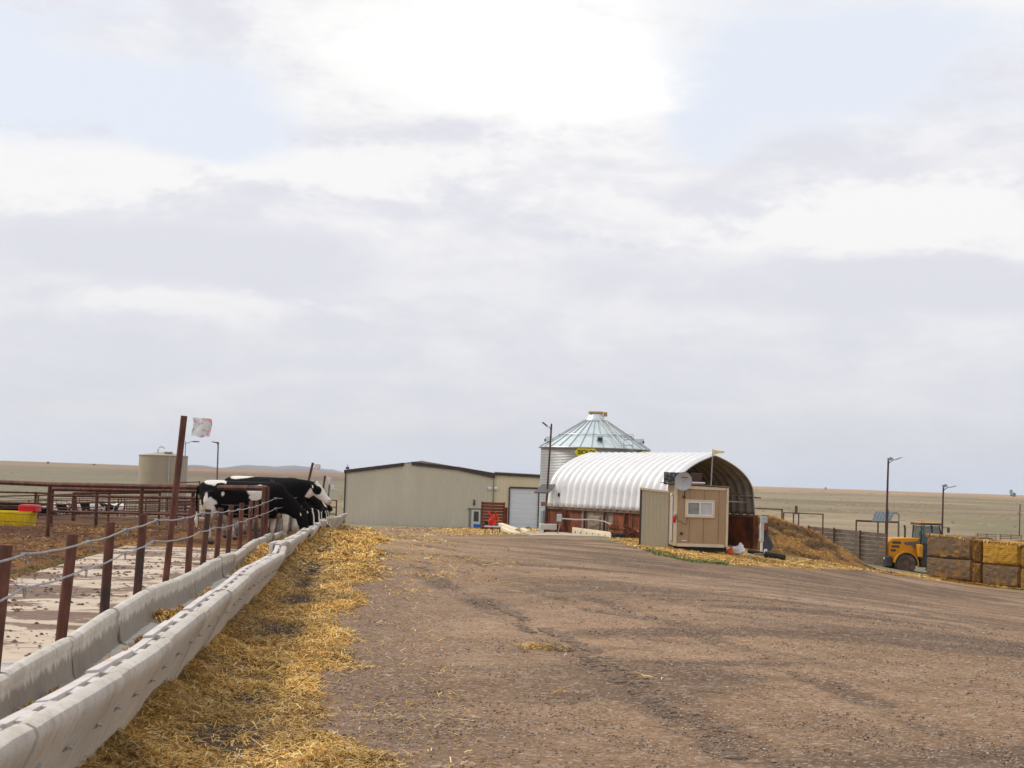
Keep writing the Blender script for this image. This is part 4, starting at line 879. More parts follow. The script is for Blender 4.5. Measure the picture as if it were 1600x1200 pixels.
def hide(pose, seed, patches=None, face='blaze', amount=.5):
    me0, co, hc, ha = POSES[pose]; me = me0.copy(); x, y, z = co[:, 0].astype(float), co[:, 1].astype(float), co[:, 2].astype(float)
    wob = (fbm(x * 3.2 + seed * 3.1, z * 3.2 + y * 2.2 + seed, seed, 3) - .5)
    if patches is None:
        f = fbm(x * 1.7 + seed * 7.7, z * 1.9 + y * 1.3 + seed * 2.3, 200 + seed, 3); wht = sm(f, .60 - .12 * amount, .615 - .12 * amount)
    else:
        wht = np.zeros(len(x))
        for (cx, cz, rx, rz, sg) in patches:
            d = np.sqrt(((x - cx) / rx) ** 2 + ((z - cz) / rz) ** 2) + wob * 1.3
            if sg > 0: wht = np.maximum(wht, sm(1.05 - d, 0, .06))
            else: wht = np.minimum(wht, 1 - sm(1.05 - d, 0, .06))
    leg = sm(.62 + wob * .25 - z, 0, .03) * (x < .95); wht = np.maximum(wht, leg * (1 if seed % 3 else .6)); wht = np.where((x < -1.06) & (z < .75), 1, wht)
    u = (x - hc.x) * math.cos(ha) + (z - hc.z) * math.sin(ha); w_ = -(x - hc.x) * math.sin(ha) + (z - hc.z) * math.cos(ha)
    head = (u > -.06) & (np.abs(y) < .15) & (u < .7) & (np.abs(w_) < .26) & (x > (1.0 if pose == 'up' else 1.12))
    if face == 'white':
        eye = np.sqrt(((u - .12) / .115) ** 2 + ((w_ - .02) / .10) ** 2) + wob * .5
        hw = sm(eye, .95, 1.05) * sm(u, -.05, -.02); hw = np.where((u < .09) & (w_ < .12) & (w_ > -.02), 0, hw)
    elif face == 'blaze': hw = sm(.045 + .03 * (u > .4) - np.abs(y), -.01, .01) * (w_ > .02)
    else: hw = np.zeros(len(x))
    wht = np.where(head, hw, wht)
    c = BLK[None] + (WHT - BLK)[None] * wht[:, None]
    dirt = sm(fbm(x * 4, z * 4, 300 + seed, 4), .42, .62) * sm(1.1 - z, 0, .35) * wht * (x < .9)
    c = c + (np.array([.30, .19, .10]) - c) * (dirt * .75)[:, None]
    mud = sm(.24 - z + wob * .2, 0, .1) * (x < .95); c = c + (np.array([.11, .07, .045]) - c) * (mud * .7)[:, None]
    hoof = z < .06; c[hoof] = (.05, .04, .035)
    mz = head & (u > .49); pk = np.array([.46, .25, .19]) if face == 'white' else np.array([.05, .042, .042]); c[mz] = c[mz] * .25 + pk * .75
    ey = head & (np.sqrt((u - .13) ** 2 + (w_ - .07) ** 2) < .018); c[ey] = (.02, .012, .01)
    a = me.attributes.new('Col', 'FLOAT_COLOR', 'POINT'); q = np.ones((len(c), 4), np.float32); q[:, :3] = np.clip(c, .005, .9); a.data.foreach_set('color', q.ravel())
    me.shade_smooth(); return me
def cow(loc, rz, pose, seed, label, scale=1.0, patches=None, face='blaze', amount=.5, group=None, me=None, ears=True):
    t = thing('cow', loc, label, 'cow', rz, group); t.scale = (scale,) * 3
    me = me or hide(pose, seed, patches, face, amount); o = bpy.data.objects.new('body', me); col.objects.link(o); o.parent = t
    if ears:
        hc, ha = POSES[pose][2:]
        for s in (-1, 1):
            u, y, w_ = .0, s * .20, .045; p = hc + Vector((u * math.cos(ha) - w_ * math.sin(ha), y, u * math.sin(ha) + w_ * math.cos(ha)))
            MB().bbox(p + Vector((.028, 0, 0)), (.012, .055, .07), .004, 0, 0, -.3).build('ear_tag', tag_m, t)
    return t
def gz(x, Y): return Vector((x, Y, H(x, Y)))
def cowloc(px, Y, dx=0):      # stand so that the rump shows at pixel px
    p = at(px, 780, Y); return gz(p.x + dx, Y)
P1 = [(-.66, 1.50, .22, .12, 1), (-.25, 1.54, .20, .03, 1), (.42, 1.27, .21, .12, 1), (.36, 1.12, .12, .07, 1), (-.74, .66, .22, .36, 1), (-.82, 1.02, .06, .20, 1), (-.48, .60, .24, .15, 1), (-.42, 1.19, .03, .05, 1), (-.52, 1.38, .10, .06, -1)]
cow(cowloc(309, 43.2, 1.14), R(-6), 'down', 1, 'black and white cow nearest the camera, broadside, with dirty white hind leg and lowered head', 1.06, P1, 'none')
P2 = [(-.62, 1.55, .30, .11, 1), (-.4, .55, .3, .2, 1)]
cow(cowloc(345, 46.3, 1.20), R(-16), 'up', 2, 'mostly black cow behind the nearest one, white faced with its head raised over the bunk', 1.14, P2, 'white')
HEADS = [(47.6, 'down', 3, .1, 'none', 'nearly all black cow with its head lowered into the bunk under the white faced cow'),
         (48.6, 'down', 4, .75, 'blaze', 'cow with a thin white stripe along its neck eating beside the white faced cow'),
         (49.7, 'level', 5, .55, 'none', 'cow with its black neck stretched level right behind the white faced cow')]
for i, Y in enumerate((50.7, 51.7, 52.8, 53.9, 55.1, 56.3, 57.6, 58.9, 60.4, 62.0, 63.8, 66.0)):
    HEADS.append((Y, 'level' if i in (3, 8) else 'down', 6 + i, (.6, .35, .8, .2, .7, .3, .9, .5, .3, .7, .4, .6)[i], 'blaze' if i % 2 else 'none', 'black and white cow feeding shoulder to shoulder in the packed row at the bunk' if i < 11 else 'farthest cow of the feeding row, head down by the thin flag posts'))
NP = [None, [(1.02, .98, .07, .26, 1), (.70, 1.30, .12, .22, 1), (-.3, 1.4, .3, .15, 1), (-.5, .6, .3, .3, 1)], [(.90, 1.12, .10, .30, 1), (1.15, .86, .05, .2, 1), (-.6, 1.3, .3, .3, 1)],
      [(1.12, .92, .12, .12, 1), (.62, 1.2, .06, .36, 1), (.2, .7, .5, .2, 1)], [(.98, 1.05, .045, .34, 1), (1.18, .82, .04, .2, 1), (.3, 1.3, .25, .3, 1)]]
for Y, pose, sd_, am, fc, lab in HEADS:
    x = BB * Y - 2.0 - 1.18 + rnd.uniform(-.08, .22); cow(gz(x, Y), R(-6 + rnd.uniform(-6, 6)), pose, sd_, lab, rnd.uniform(.99, 1.06), NP[sd_ % 5], fc, am, group='cows feeding along the bunk')
hm_ = [hide('level', 20 + i, None, 'blaze', a) for i, a in enumerate((.9, .3, .7))]
for i, (px, Y, rz, lab) in enumerate(((104, 138, -95, 'white faced heifer looking at the camera, leftmost of the standing group in the back pen'), (123, 141, 175, 'black heifer with a white rump patch second from the left in the back pen'),
                                      (137, 137, 200, 'heifer with white legs standing in the middle of the back pen group'), (157, 139, 10, 'black heifer right of the middle in the back pen group'),
                                      (171, 142, 165, 'heifer with white shins beside the rightmost one in the back pen'), (187, 138, -60, 'rightmost black heifer of the group in the back pen'))):
    p = at(px, 805, Y); cow(gz(p.x, Y), R(rz), 'level', 20, lab, .86, group='heifers standing in the back pen', me=hm_[i % 3], ears=False)
for i, (px, Y, rz, lab) in enumerate(((8, 118, 5, 'dark cow at the left frame edge behind the yellow water tank'), (30, 120, 185, 'black cow standing right behind the red float box'), (76, 122, 180, 'black cow just right of the yellow water tank in the back pen'))):
    p = at(px, 805, Y); t = cow(gz(p.x, Y) - Vector((0, 0, .45)), R(rz), 'down', 30, lab, .95, group='dark cows behind the yellow water tank', me=hide('down', 31 + i, None, 'none', .05), ears=False)
# ------------------------------------------------------------------ workshop buildings
def ribbed(m, p0, p1, z0, z1f, step=.3, dep=.035, rib=.09, out=None):
    # corrugated wall sheet from p0 to p1 (plan points) with top height function z1f(s)
    p0 = Vector((p0[0], p0[1], 0)); p1 = Vector((p1[0], p1[1], 0)); L = (p1 - p0).length; d = (p1 - p0) / L; nrm = Vector((d.y, -d.x, 0)) if out is None else out
    n = int(L / step); prof = []
    for i in range(n):
        a = i * L / n; w_ = L / n; prof += [(a, 0), (a + w_ - rib, 0), (a + w_ - rib * .72, dep), (a + w_ - rib * .28, dep)]
    prof.append((L, 0)); lo_ = []; hi = []
    for s, e in prof: q = p0 + d * s + nrm * e; lo_.append((q.x, q.y, z0)); hi.append((q.x, q.y, z1f(s)))
    return m.loft([lo_, hi], caps=False, closed=False)
def wallmat(name, c, c2, st=.35):
    g = G(name); n1 = g.noise(.5, 5, .6, sc3=(1, 1, .25)); n2 = g.noise(.9, 6, .7); n3 = g.noise(14, 2, .5)
    a = g.mix(g.ramp(n1, .3, .7), tuple(x * .93 for x in c), tuple(x * 1.06 for x in c)); a = g.mix(g.ramp(n2, .54, .7, 0, st), a, c2); a = g.mix(g.ramp(n3, .3, .7, 0, .08), a, (.2, .18, .14)); return g.fin(a, .55, 0, .35)
wall_tan = wallmat('tan_wall_cladding', (.60, .545, .43), (.66, .61, .50)); wall_tan_lit = wallmat('lit_tan_wall_cladding', (.70, .61, .42), (.58, .51, .36), .25)  # wing: same cladding, coloured lighter for the stronger light falling on it
D_ = 180
bl, br_ = at(537.5, 818, D_), at(769, 826, D_); zb = min(H(bl.x, D_), H(br_.x, D_)) - .4
tb = thing('workshop_building', Vector((bl.x, D_, zb)), 'long tan metal workshop with a low gable front and dark roof edge', 'building')
o_ = tb.location
el_, pk, er = at(537.5, 735, D_), at(656, 720.5, D_), at(769, 740, D_); Lw = er.x - el_.x
def gable(s):
    sp = pk.x - el_.x
    return (el_.z + (pk.z - el_.z) * s / sp if s < sp else pk.z + (er.z - pk.z) * (s - sp) / (Lw - sp)) - o_.z
m = MB(); ribbed(m, (0, 0), (pk.x - el_.x, 0), 0, gable, .305); ribbed(m, (pk.x - el_.x, 0), (Lw, 0), 0, lambda s: gable(s + pk.x - el_.x), .305); m.build('front_wall', wall_tan, tb)
m = MB(); ribbed(m, (0, 34), (0, 0), 0, lambda s: gable(0), .305, out=Vector((-1, 0, 0))); ribbed(m, (Lw, 0), (Lw, 34), 0, lambda s: gable(Lw), .305, out=Vector((1, 0, 0))); m.build('side_wall', wall_tan, tb)
m = MB(); sp = pk.x - el_.x
m.loft([[(-.15, y, gable(0) + .03), (sp, y, gable(sp) + .05), (Lw + .12, y, gable(Lw) + .03), (Lw + .12, y, gable(Lw) - .05), (sp, y, gable(sp) - .05), (-.15, y, gable(0) - .05)] for y in (-.05, 34.2)]); m.build('roof', simple('roof_sheet', (.33, .31, .27), .6, .2, .1, 1), tb)
def barge(x0, x1, h0=.28, h1=.28):
    f = lambda x: gable(x); m = MB(); m.loft([[(x0, y, f(x0) - h0), (x0, y, f(x0) + .08), (x1, y, f(x1) + .08), (x1, y, f(x1) - h1)] for y in (-.2, -.06)]); m.build('roof_trim', dark_m, tb)
barge(-.18, at(652, 0, D_).x - el_.x + .1); barge(at(664, 0, D_).x - el_.x + .1, at(738, 0, D_).x - el_.x); barge(at(738, 0, D_).x - el_.x + .01, Lw + .1, .3, .46)
MB().box((-.02, -.05, (gable(0)) / 2), (.14, .12, gable(0))).build('corner_trim', dark_m, tb)
MB().box((Lw - .02, -.06, (gable(Lw) - .4) / 2), (.10, .06, gable(Lw) - .4)).build('corner_trim', simple('tan_trim', (.22, .195, .14), .6), tb)
q = at(543, 727, D_) - o_; MB().cyl((q.x, .2, gable(.4)), (q.x, .2, q.z + .1), .03, n=6).bbox((q.x, .2, gable(.4) + .2), (.35, .3, .22), .02).build('roof_vent', dark_m, tb)
dl, dr = at(737, 796, D_) - o_, at(750, 825.5, D_) - o_; gd = H(dl.x + o_.x, D_) - o_.z
dh = dl.z - gd; dw = dr.x - dl.x; dx = (dl.x + dr.x) / 2
dp = MB().bbox((dx, -.07, gd + dh / 2), (dw, .06, dh), .01).build('door', simple('white_door_paint', (.60, .60, .58), .5, 0, .05), tb)
MB().bbox((dx + .03, -.112, gd + dh * .62), (dw * .56, .02, dh * .56), .01).build('window_pane', glass_m, dp); MB().ell((dx - dw * .38, -.13, gd + dh * .45), (.04, .05, .04)).build('handle', steel_m, dp)
m = MB(); fw = .10
for c, d in (((dx - dw / 2 - fw / 2 - .12, -.075, gd + dh / 2), (fw, .09, dh)), ((dx + dw / 2 + fw / 2, -.075, gd + dh / 2), (fw, .09, dh)), ((dx - .06, -.08, gd + dh + .06), (dw + .7, .12, .13))): m.bbox(c, d, .008)
m.build('door_frame', simple('taupe_trim', (.16, .14, .115), .6), tb)
q = at(741, 784, D_) - o_; MB().bbox((q.x, -.1, q.z), (.16, .12, .45), .03).ell((q.x, -.15, q.z - .25), (.12, .12, .14)).build('wall_lamp', dark_m, tb)
for px, py, w_ in ((765, 763, .22),): q = at(px, py, D_) - o_; MB().ell((q.x, -.16, q.z), (w_, .16, .2)).cyl((q.x, 0, q.z), (q.x, -.1, q.z), .07, n=8).build('flood_light', white_p, tb)
# stains: pale scrape patches stay part of the wall material; lean-to section
cl_, cr = at(769, 826, D_ - .1), at(861, 827, D_ - .1)
tl = thing('lean_to_building', Vector((cl_.x, D_ + .12, zb)), 'brightly lit tan metal garage wing joined to the right of the workshop, with a white overhead door', 'building')
o2 = tl.location; hl = at(772, 739, D_).z - o2.z; hr = at(843, 742.5, D_).z - o2.z; W2 = cr.x - cl_.x
fz = lambda s: hl + (hr - hl) * s / (at(843, 0, D_).x - cl_.x)
gx0, gx1 = at(797, 764, D_).x - o2.x, at(841.5, 764, D_).x - o2.x; gzt = at(818, 763.5, D_).z - o2.z
m = MB(); ribbed(m, (.06, 0), (gx0, 0), 0, fz, .3); ribbed(m, (gx0, 0), (gx1, 0), gzt, lambda s: fz(s + gx0), .3); ribbed(m, (gx1, 0), (W2, 0), 0, lambda s: fz(s + gx1), .3); m.build('front_wall', wall_tan_lit, tl)
m = MB(); ribbed(m, (W2, 0), (W2, 22), 0, lambda s: fz(W2), .3, out=Vector((1, 0, 0))); m.build('side_wall', wall_tan_lit, tl)
MB().loft([[(.05, y, fz(0) + .02), (W2 + .1, y, fz(W2) + .02), (W2 + .1, y, fz(W2) + .12), (.05, y, fz(0) + .12)] for y in (-.1, 22)]).build('roof', MATS['roof_sheet'], tl)
MB().loft([[(.1, y, fz(0) - .22), (W2 + .1, y, fz(W2) - .22), (W2 + .1, y, fz(W2) + .06), (.1, y, fz(0) + .06)] for y in (-.22, -.11)]).build('roof_trim', dark_m, tl)
gg = H(o2.x + gx0, D_) - o2.z - .1; m = MB(); nP = 8
for i in range(nP):
    z0, z1 = gg + (gzt - gg) * i / nP, gg + (gzt - gg) * (i + 1) / nP
    m.bbox(((gx0 + gx1) / 2, .05, (z0 + z1) / 2), (gx1 - gx0 - .02, .06, z1 - z0 - .02), .015)
m.build('overhead_door', simple('white_door_panels', (.66, .69, .73), .5, 0, .03, 1), tl)
m = MB().box((gx0 - .06, -.06, (gzt + gg) / 2), (.14, .12, gzt - gg + .1)).box(((gx0 + gx1) / 2, -.07, gzt + .08), (gx1 - gx0 + .1, .14, .17)).box((gx1 + .06, -.06, (gzt + gg) / 2), (.14, .12, gzt - gg + .1)); m.build('door_frame', dark_m, tl)
q = at(775, 763, D_) - o2; MB().ell((q.x, -.2, q.z), (.22, .16, .2)).cyl((q.x, 0, q.z), (q.x, -.12, q.z), .07, n=8).build('flood_light', white_p, tl)

# ------------------------------------------------------------------ grain bin
Yb_ = 118
xl, xr = at(844.5, 700, Yb_).x, at(1014, 710, Yb_).x; cx = (xl + xr) / 2; rad = (xr - xl) / 2
gb = thing('grain_bin', Vector((cx, Yb_ + 0, H(cx, Yb_) - .2)), 'round corrugated steel grain bin with a conical ribbed roof behind the arched shed', 'grain bin'); o3 = gb.location
ze = at(929, 701, Yb_).z - o3.z; zc = at(930, 657, Yb_).z - o3.z; zt_ = at(930, 648, Yb_).z - o3.z; rad *= .992
galv = G('galvanised_bin'); n1 = galv.noise(.8, 5, .6); n2 = galv.noise(7, 4, .6, sc3=(1, 1, .2)); galv_m = galv.fin(galv.mix(galv.ramp(n2, .35, .7, 0, .3), galv.mix(galv.ramp(n1, .3, .7), (.36, .38, .39), (.47, .49, .50)), (.28, .28, .28)), .42, .65, .4)
groof = G('galvanised_roof'); n1 = groof.noise(1.1, 5, .6); groof_m = groof.fin(groof.mix(groof.ramp(n1, .3, .7), (.54, .64, .66), (.70, .78, .79)), .38, .5, .5)
m = MB(); n = 72; rings = []; z = 0.; k = 0; pit = .105
while z < ze:
    rings.append([((rad + (.012 if k % 2 else -.012)) * math.cos(2 * math.pi * i / n), (rad + (.012 if k % 2 else -.012)) * math.sin(2 * math.pi * i / n), z) for i in range(n)]); z += pit / 2; k += 1
m.loft(rings, caps=False).build('wall', galv_m, gb, True)
NPn = 30; re, rc = rad * 1.03, rad * .20
def rp(r, a, h=0): return (r * math.cos(a), r * math.sin(a), ze + (zc - ze) * (re - r) / (re - rc) + h)
m = MB(); rings = []
for r in (re, rc): rings.append([rp(r, 2 * math.pi * i / NPn) for i in range(NPn)])
m.loft(rings, caps=False); m.build('roof', groof_m, gb)
for i in range(NPn):
    a = 2 * math.pi * i / NPn; MB().tube([rp(re, a, .03), rp(rc, a, .03)], .028, 6).build('roof_rib', galv_m, gb)
m = MB(); m.tube([rp(re, 2 * math.pi * i / 60, -.02) for i in range(61)], .05, 6); m.build('eave_ring', galv_m, gb, True)
m = MB(); m.tube([rp(re * .66, 2 * math.pi * i / 60, .09) for i in range(61)], .028, 6); m.build('roof_band', galv_m, gb, True)
m = MB(); m.loft([[(r * math.cos(2 * math.pi * i / 32), r * math.sin(2 * math.pi * i / 32), z) for i in range(32)] for r, z in ((rc * 1.18, zc - .12), (rc * 1.2, zc - .02), (rc * .98, zc), (rc * .66, zt_), (rc * .66, zt_ + .04))]); m.build('roof_cap', groof_m, gb)
MB().bbox((0, 0, zt_ + .14), (rc * 1.35, rc * 1.1, .16), .03).bbox((rc * .9, 0, zt_ + .05), (.25, .25, .3), .03).build('lid', simple('tan_lid', (.50, .32, .15), .7), gb)
def roof_ladder(a, r0, r1):
    m = MB(); w_ = .22; tang = Vector((-math.sin(a), math.cos(a), 0)); n = 16
    A = Vector(rp(r0, a, .12)); B = Vector(rp(r1, a, .12))
    for s in (-1, 1): m.tube([A + tang * w_ * s, B + tang * w_ * s], .022, 6)
    for i in range(n): p = A.lerp(B, (i + .5) / n); m.tube([p - tang * w_, p + tang * w_], .016, 5)
    m.build('ladder', galv_m, gb)
roof_ladder(R(-62), re * .98, rc * .9)
m = MB()
for s in (-1, 1):
    A = Vector(rp(re, R(-57), 0)); m.tube([A + Vector((s * .3, 0, -1.6)), A + Vector((s * .3, -.1, .9)), A + Vector((s * .3, .3, 1.0))], .02, 6)
for i in range(7): z = ze - 1.4 + i * .33; A = Vector(rp(re, R(-57), 0)); m.tube([(A.x - .3, A.y - .08, z), (A.x + .3, A.y - .08, z)], .016, 5)
for z in (ze + .2, ze + .6, ze + .95): A = Vector(rp(re, R(-57), 0)); m.tube([(A.x + .3 * math.cos(t), A.y - .08 - .35 * math.sin(t), z) for t in np.linspace(0, math.pi, 8)], .016, 5)
m.build('cage_ladder', galv_m, gb)
for a, r in ((-87, .80), (-168, .86), (-20, .84), (100, .8), (40, .84)):
    p = Vector(rp(re * r, R(a), .12)); m = MB().bbox(p + Vector((0, 0, .10)), (.42, .45, .36), .04, R(a + 90)); m.build('roof_vent', groof_m, gb)
    d = Vector((math.cos(R(a)), math.sin(R(a)), 0)); MB().box(p + d * .25 + Vector((0, 0, .0)), (.32, .03, .18), R(a + 90)).build('vent_mouth', dark_m, gb)
# yellow maker's sign, black letters
def text_mesh(txt, size, mat, parent, name='lettering', ext=.012):
    cu = bpy.data.curves.new('t', 'FONT'); cu.body = txt; cu.size = size; cu.extrude = ext; cu.align_x = 'CENTER'; cu.align_y = 'CENTER'; cu.offset = size * .02
    ob = bpy.data.objects.new('t', cu); col.objects.link(ob); dg = bpy.context.evaluated_depsgraph_get()
    me = bpy.data.meshes.new_from_object(ob.evaluated_get(dg)); bpy.data.objects.remove(ob); me.materials.clear(); me.materials.append(mat)
    o = bpy.data.objects.new(name, me); col.objects.link(o); o.parent = parent; return o
ysign = simple('yellow_sign_paint', (.85, .72, .02), .5, 0, .05, 2); ink = simple('black_lettering', (.015, .015, .015), .5)
for px, py in ((916, 707), (1010, 712)):
    p = at(px, py, Yb_ - rad * .9) - o3; a = math.asin(max(-.97, min(.97, p.x / rad))); cy = -rad * math.cos(a) - .06; hw, hh = .80, .34
    s = MB().prism([(-hw, 0), (-hw * .62, hh), (hw * .62, hh), (hw, 0), (hw * .62, -hh), (-hw * .62, -hh)], -.02, .02).build('sign', ysign, gb); s.location = (rad * 1.012 * math.sin(a), cy, p.z); s.rotation_euler = (0, 0, a)
    t_ = text_mesh('SIOUX', .40, ink, s); t_.location = (0, -.035, 0); t_.rotation_euler = (R(90), 0, 0)

# ------------------------------------------------------------------ arched shed (quonset) on rusty side walls
near = at(1180, 806, 84.5); apex = at(1117, 712.5, 83)           # near right springing, near crown
AX = R(-29); ax = Vector((math.sin(AX), math.cos(AX), 0)); pr_ = Vector((math.cos(AX), -math.sin(AX), 0))
Wd = 4.9; apx = at(1117, 712, 83.2); zs = at(1180, 806, 82).z; rise = apx.z - zs
c0 = Vector((apx.x, apx.y, 0)); Lq = 11.6
q0 = thing('arched_shed', Vector((apx.x, apx.y, H(apx.x, apx.y))), 'open ended silver corrugated arch shed on rusty steel side walls', 'shed', -AX); base_z = q0.location.z
zs -= base_z; hl_ = Wd / 2
def arch(u):                                       # u 0..1 from left springing to right, pointed crown, straight lower legs
    k = abs(u - .5) * 2; s = 1 if u > .5 else -1
    if k > .80: t = (k - .80) / .20; return s * (hl_ * (.955 + .045 * t)), zs + (1 - t) * rise * .33
    t = 1 - k / .80; a = t * math.pi / 2; RR, cc = 2.3, 1.3; am = math.acos(cc / RR); x = RR * math.cos(t * am) - cc; zz = math.sin(t * am) / math.sin(am); return s * hl_ * .955 * x, zs + rise * .33 + rise * .67 * zz
NA = 40; m = MB(); rings = []; y = 0.; pitch = .61
nper = int(Lq / pitch)
Ys = []
for i in range(nper):
    b = i * pitch
    for f, e in ((0, 0), (.10, 0), (.30, .15), (.36, .165), (.64, .165), (.70, .15), (.90, 0)): Ys.append((b + f * pitch, e))
Ys.append((nper * pitch, 0)); slope_ = 0.0
for y, e in Ys:
    rg = []
    for j in range(NA + 1):
        u = j / NA; x, z = arch(u); x2, z2 = arch(min(1, u + .01)); x1, z1 = arch(max(0, u - .01)); tx, tz = x2 - x1, z2 - z1; L = math.hypot(tx, tz); rg.append((x - tz / L * e, y, z + tx / L * e))
    rings.append(rg)
m.loft(rings, caps=False, closed=False)
zn = G('galvalume_arch'); n1 = zn.noise(1.4, 5, .65); n2 = zn.noise(6, 4, .6)
zinc = zn.fin(zn.mix(zn.ramp(n2, .5, .72, 0, .35), zn.mix(zn.ramp(n1, .3, .7), (.74, .74, .745), (.86, .86, .85)), (.60, .59, .57)), .42, .3, .5)
sh = m.build('arch_roof', zinc, q0, True); so_m = sh.modifiers.new('thick', 'SOLIDIFY'); so_m.thickness = .012; so_m.offset = 0; sh.data.materials.append(simple('shaded_inner_sheet', (.26, .235, .20), .6, .2, .25, 2)); so_m.material_offset = 1  # inside face coloured darker and browner to stand in for interior shade
for yy in (-.02, nper * pitch + .02):
    m = MB(); m.tube([(x, yy, z) for x, z in (arch(j / NA) for j in range(NA + 1))], .03, 6); m.build('end_hoop', simple('arch_edge', (.32, .31, .30), .5, .5), q0, True)
# joint line of the straight legs
for s in (-1, 1):
    x, z = arch(.5 + s * .40); MB().tube([(x + s * .06, 0, z), (x + s * .06, nper * pitch, z)], .018, 5).build('seam_strip', zinc, q0)
gl = lambda x, y: H(*( (q0.location + Matrix.Rotation(-AX, 3, 'Z') @ Vector((x, y, 0)))[:2] )) - base_z
LL = nper * pitch
for s in (-1, 1):
    xw = s * (hl_ - .02)
    i = 0; y = 0.
    while y < LL - .1:
        w_ = min(rnd.choice((1.2, 1.5, 1.8)), LL - y); g_ = min(gl(xw, y), gl(xw, y + w_)) - .2
        mt = rust_sheet if (rnd.random() < .72 or s > 0) else wood_m
        MB().bbox((xw - s * .02 * (i % 2), y + w_ / 2, (g_ + zs - .12) / 2), (.06, w_ - .02, zs - .12 - g_), .01).build('wall_panel', mt, q0); y += w_; i += 1
    MB().bbox((xw, LL / 2, zs - .06), (.26, LL + .2, .12), .01).build('base_beam', simple('grey_brown_beam', (.16, .11, .08), .8), q0)
    for y in np.arange(.05, LL, 1.9):
        g_ = gl(xw + s * .1, y) - .2; MB().cyl((xw + s * .13, y, g_), (xw + s * .13, y, zs - .12), .065, n=10).build('post', rust, q0)
for s in (-1, 1):       # near end posts: broad rusty I-beams
    for e in ((0, .0), (s * .42, .25)):
        if s < 0 and e[0]: continue
        g_ = gl(s * hl_, 0) - .3; x = s * hl_ + e[0]
        MB().bbox((x, -.1 - e[1], (g_ + zs - (.0 if not e[0] else -.02)) / 2), (.30, .03, zs - g_), .004).bbox((x, .06 - e[1], (g_ + zs) / 2), (.30, .03, zs - g_), .004).box((x, -.02 - e[1], (g_ + zs) / 2 - .01), (.03, .13, zs - g_ - .02)).build('end_post', rust_sheet, q0)
# back wall of boards inside, and inner rusty partition
g_ = gl(0, LL) - .2; MB().bbox((0, LL - .3, (zs + g_) / 2), (Wd - .3, .08, zs - g_), .01).build('rear_panel', rust_sheet, q0)
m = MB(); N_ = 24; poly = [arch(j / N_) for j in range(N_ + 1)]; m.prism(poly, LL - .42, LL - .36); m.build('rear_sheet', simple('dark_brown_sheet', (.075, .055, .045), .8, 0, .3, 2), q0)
x, z = arch(.86); MB().tube([(hl_ - 2.2, .6, z - .1), (hl_ - .7, .3, z - .1), (hl_ - .65, .3, z - .3), (hl_ + .35, .0, z - .3)], .03, 8).build('stay_pipe', rust_far, q0, True)
MB().tube([(-hl_ + 2.2, .5, zs + .65), (hl_ - .1, .4, zs + .6)], .025, 6).build('stay_pipe', steel_m, q0, True)
q = MB().ell((arch(.07)[0] - .12, 10.4, arch(.07)[1]), (.05, .09, .12)).build('bracket', black_m, q0)
# long bent pipe slung along the near side wall
W_ = lambda px, py, Y: at(px, py, Y)
o = MB().tube([W_(873, 810, 88), (W_(900, 812, 87)), W_(925, 812, 86), W_(945, 815, 85), W_(960, 822, 84), W_(975, 828, 83), W_(998, 831, 82)], .035, 8).build('conduit', simple('grey_conduit', (.36, .32, .29), .6), None, True)
tag(o, 'long bent grey conduit hanging along the rusty side wall of the arched shed', 'pipe')
t = thing('meter_post', on(874, 826, 87), 'small grey electric box on a leaning stick beside the arched shed', 'electric box'); p = at(874, 809, 87)
MB().bbox(p - t.location, (.26, .16, .36), .02).build('box', steel_m, t); MB().cyl(at(877, 813, 87.1), t.location + Vector((-.12, 0, -.1)), .03, n=8).build('post', wood_m, t, True, True)
o = MB(); 
# heap of scrap at the foot of the side wall
t = thing('scrap_heap', on(975, 843, 81), 'jumble of rusty scrap pieces at the foot of the arched shed wall', 'scrap')
m = MB()
for i in range(22): 
    p = on(rnd.uniform(955, 998), 842, 80.6 + rnd.uniform(-.4, .6)) - t.location; m.bbox((p.x, p.y, p.z + rnd.uniform(.05, .55)), (rnd.uniform(.3, 1.1), .06, rnd.uniform(.05, .16)), .01, rnd.uniform(-1, 1), 0, rnd.uniform(-.6, .6))
m.build('scrap_pieces', rust_sheet, t)
for i in range(2): p = on(963 + i * 8, 844, 80.2) - t.location; MB().ell((p.x, p.y, p.z + .12), (.22, .2, .16)).build('dark_bag', black_m, t, True)
o = MB().bbox(at(930, 812, 86.2) + Vector((0, 0, -.35)), (.95, .12, 1.05), .015, -AX + R(90) - R(180)).build('panel', wood_m); o.name = 'wooden_panel'; tag(o, 'grey weathered board panel leaning on the rusty side wall of the arched shed', 'panel')

# ------------------------------------------------------------------ tan hut with the window
Yh = 72.5
a0, a1 = at(1053, 852, Yh), at(1136, 855, Yh); gz0 = H((a0.x + a1.x) / 2, Yh); Wh = a1.x - a0.x
zl, zr_ = at(1055, 757, Yh).z, at(1136, 762, Yh).z; zb_ = at(1095, 854, Yh).z
HR = R(0)
hu = thing('hut', Vector((a0.x, Yh, zb_)), 'small tan plywood hut with a white framed window and cream corner boards', 'hut', HR); Dh = 3.4
tanp = G('tan_plywood'); n1 = tanp.noise(2, 5, .6, sc3=(1, 1, .3)); wv = tanp.n('ShaderNodeTexWave'); wv.inputs['Scale'].default_value = 1.6; tanp_m = tanp.fin(tanp.mix(tanp.ramp(n1, .3, .7), (.36, .25, .15), (.42, .295, .18)), .7, 0, .25)
hf = zl - zb_; hr_ = zr_ - zb_
m = MB(); m.loft([[(0, y, 0), (Wh, y, 0), (Wh, y, hr_), (0, y, hf)] for y in (0, Dh)]); m.build('walls', tanp_m, hu)
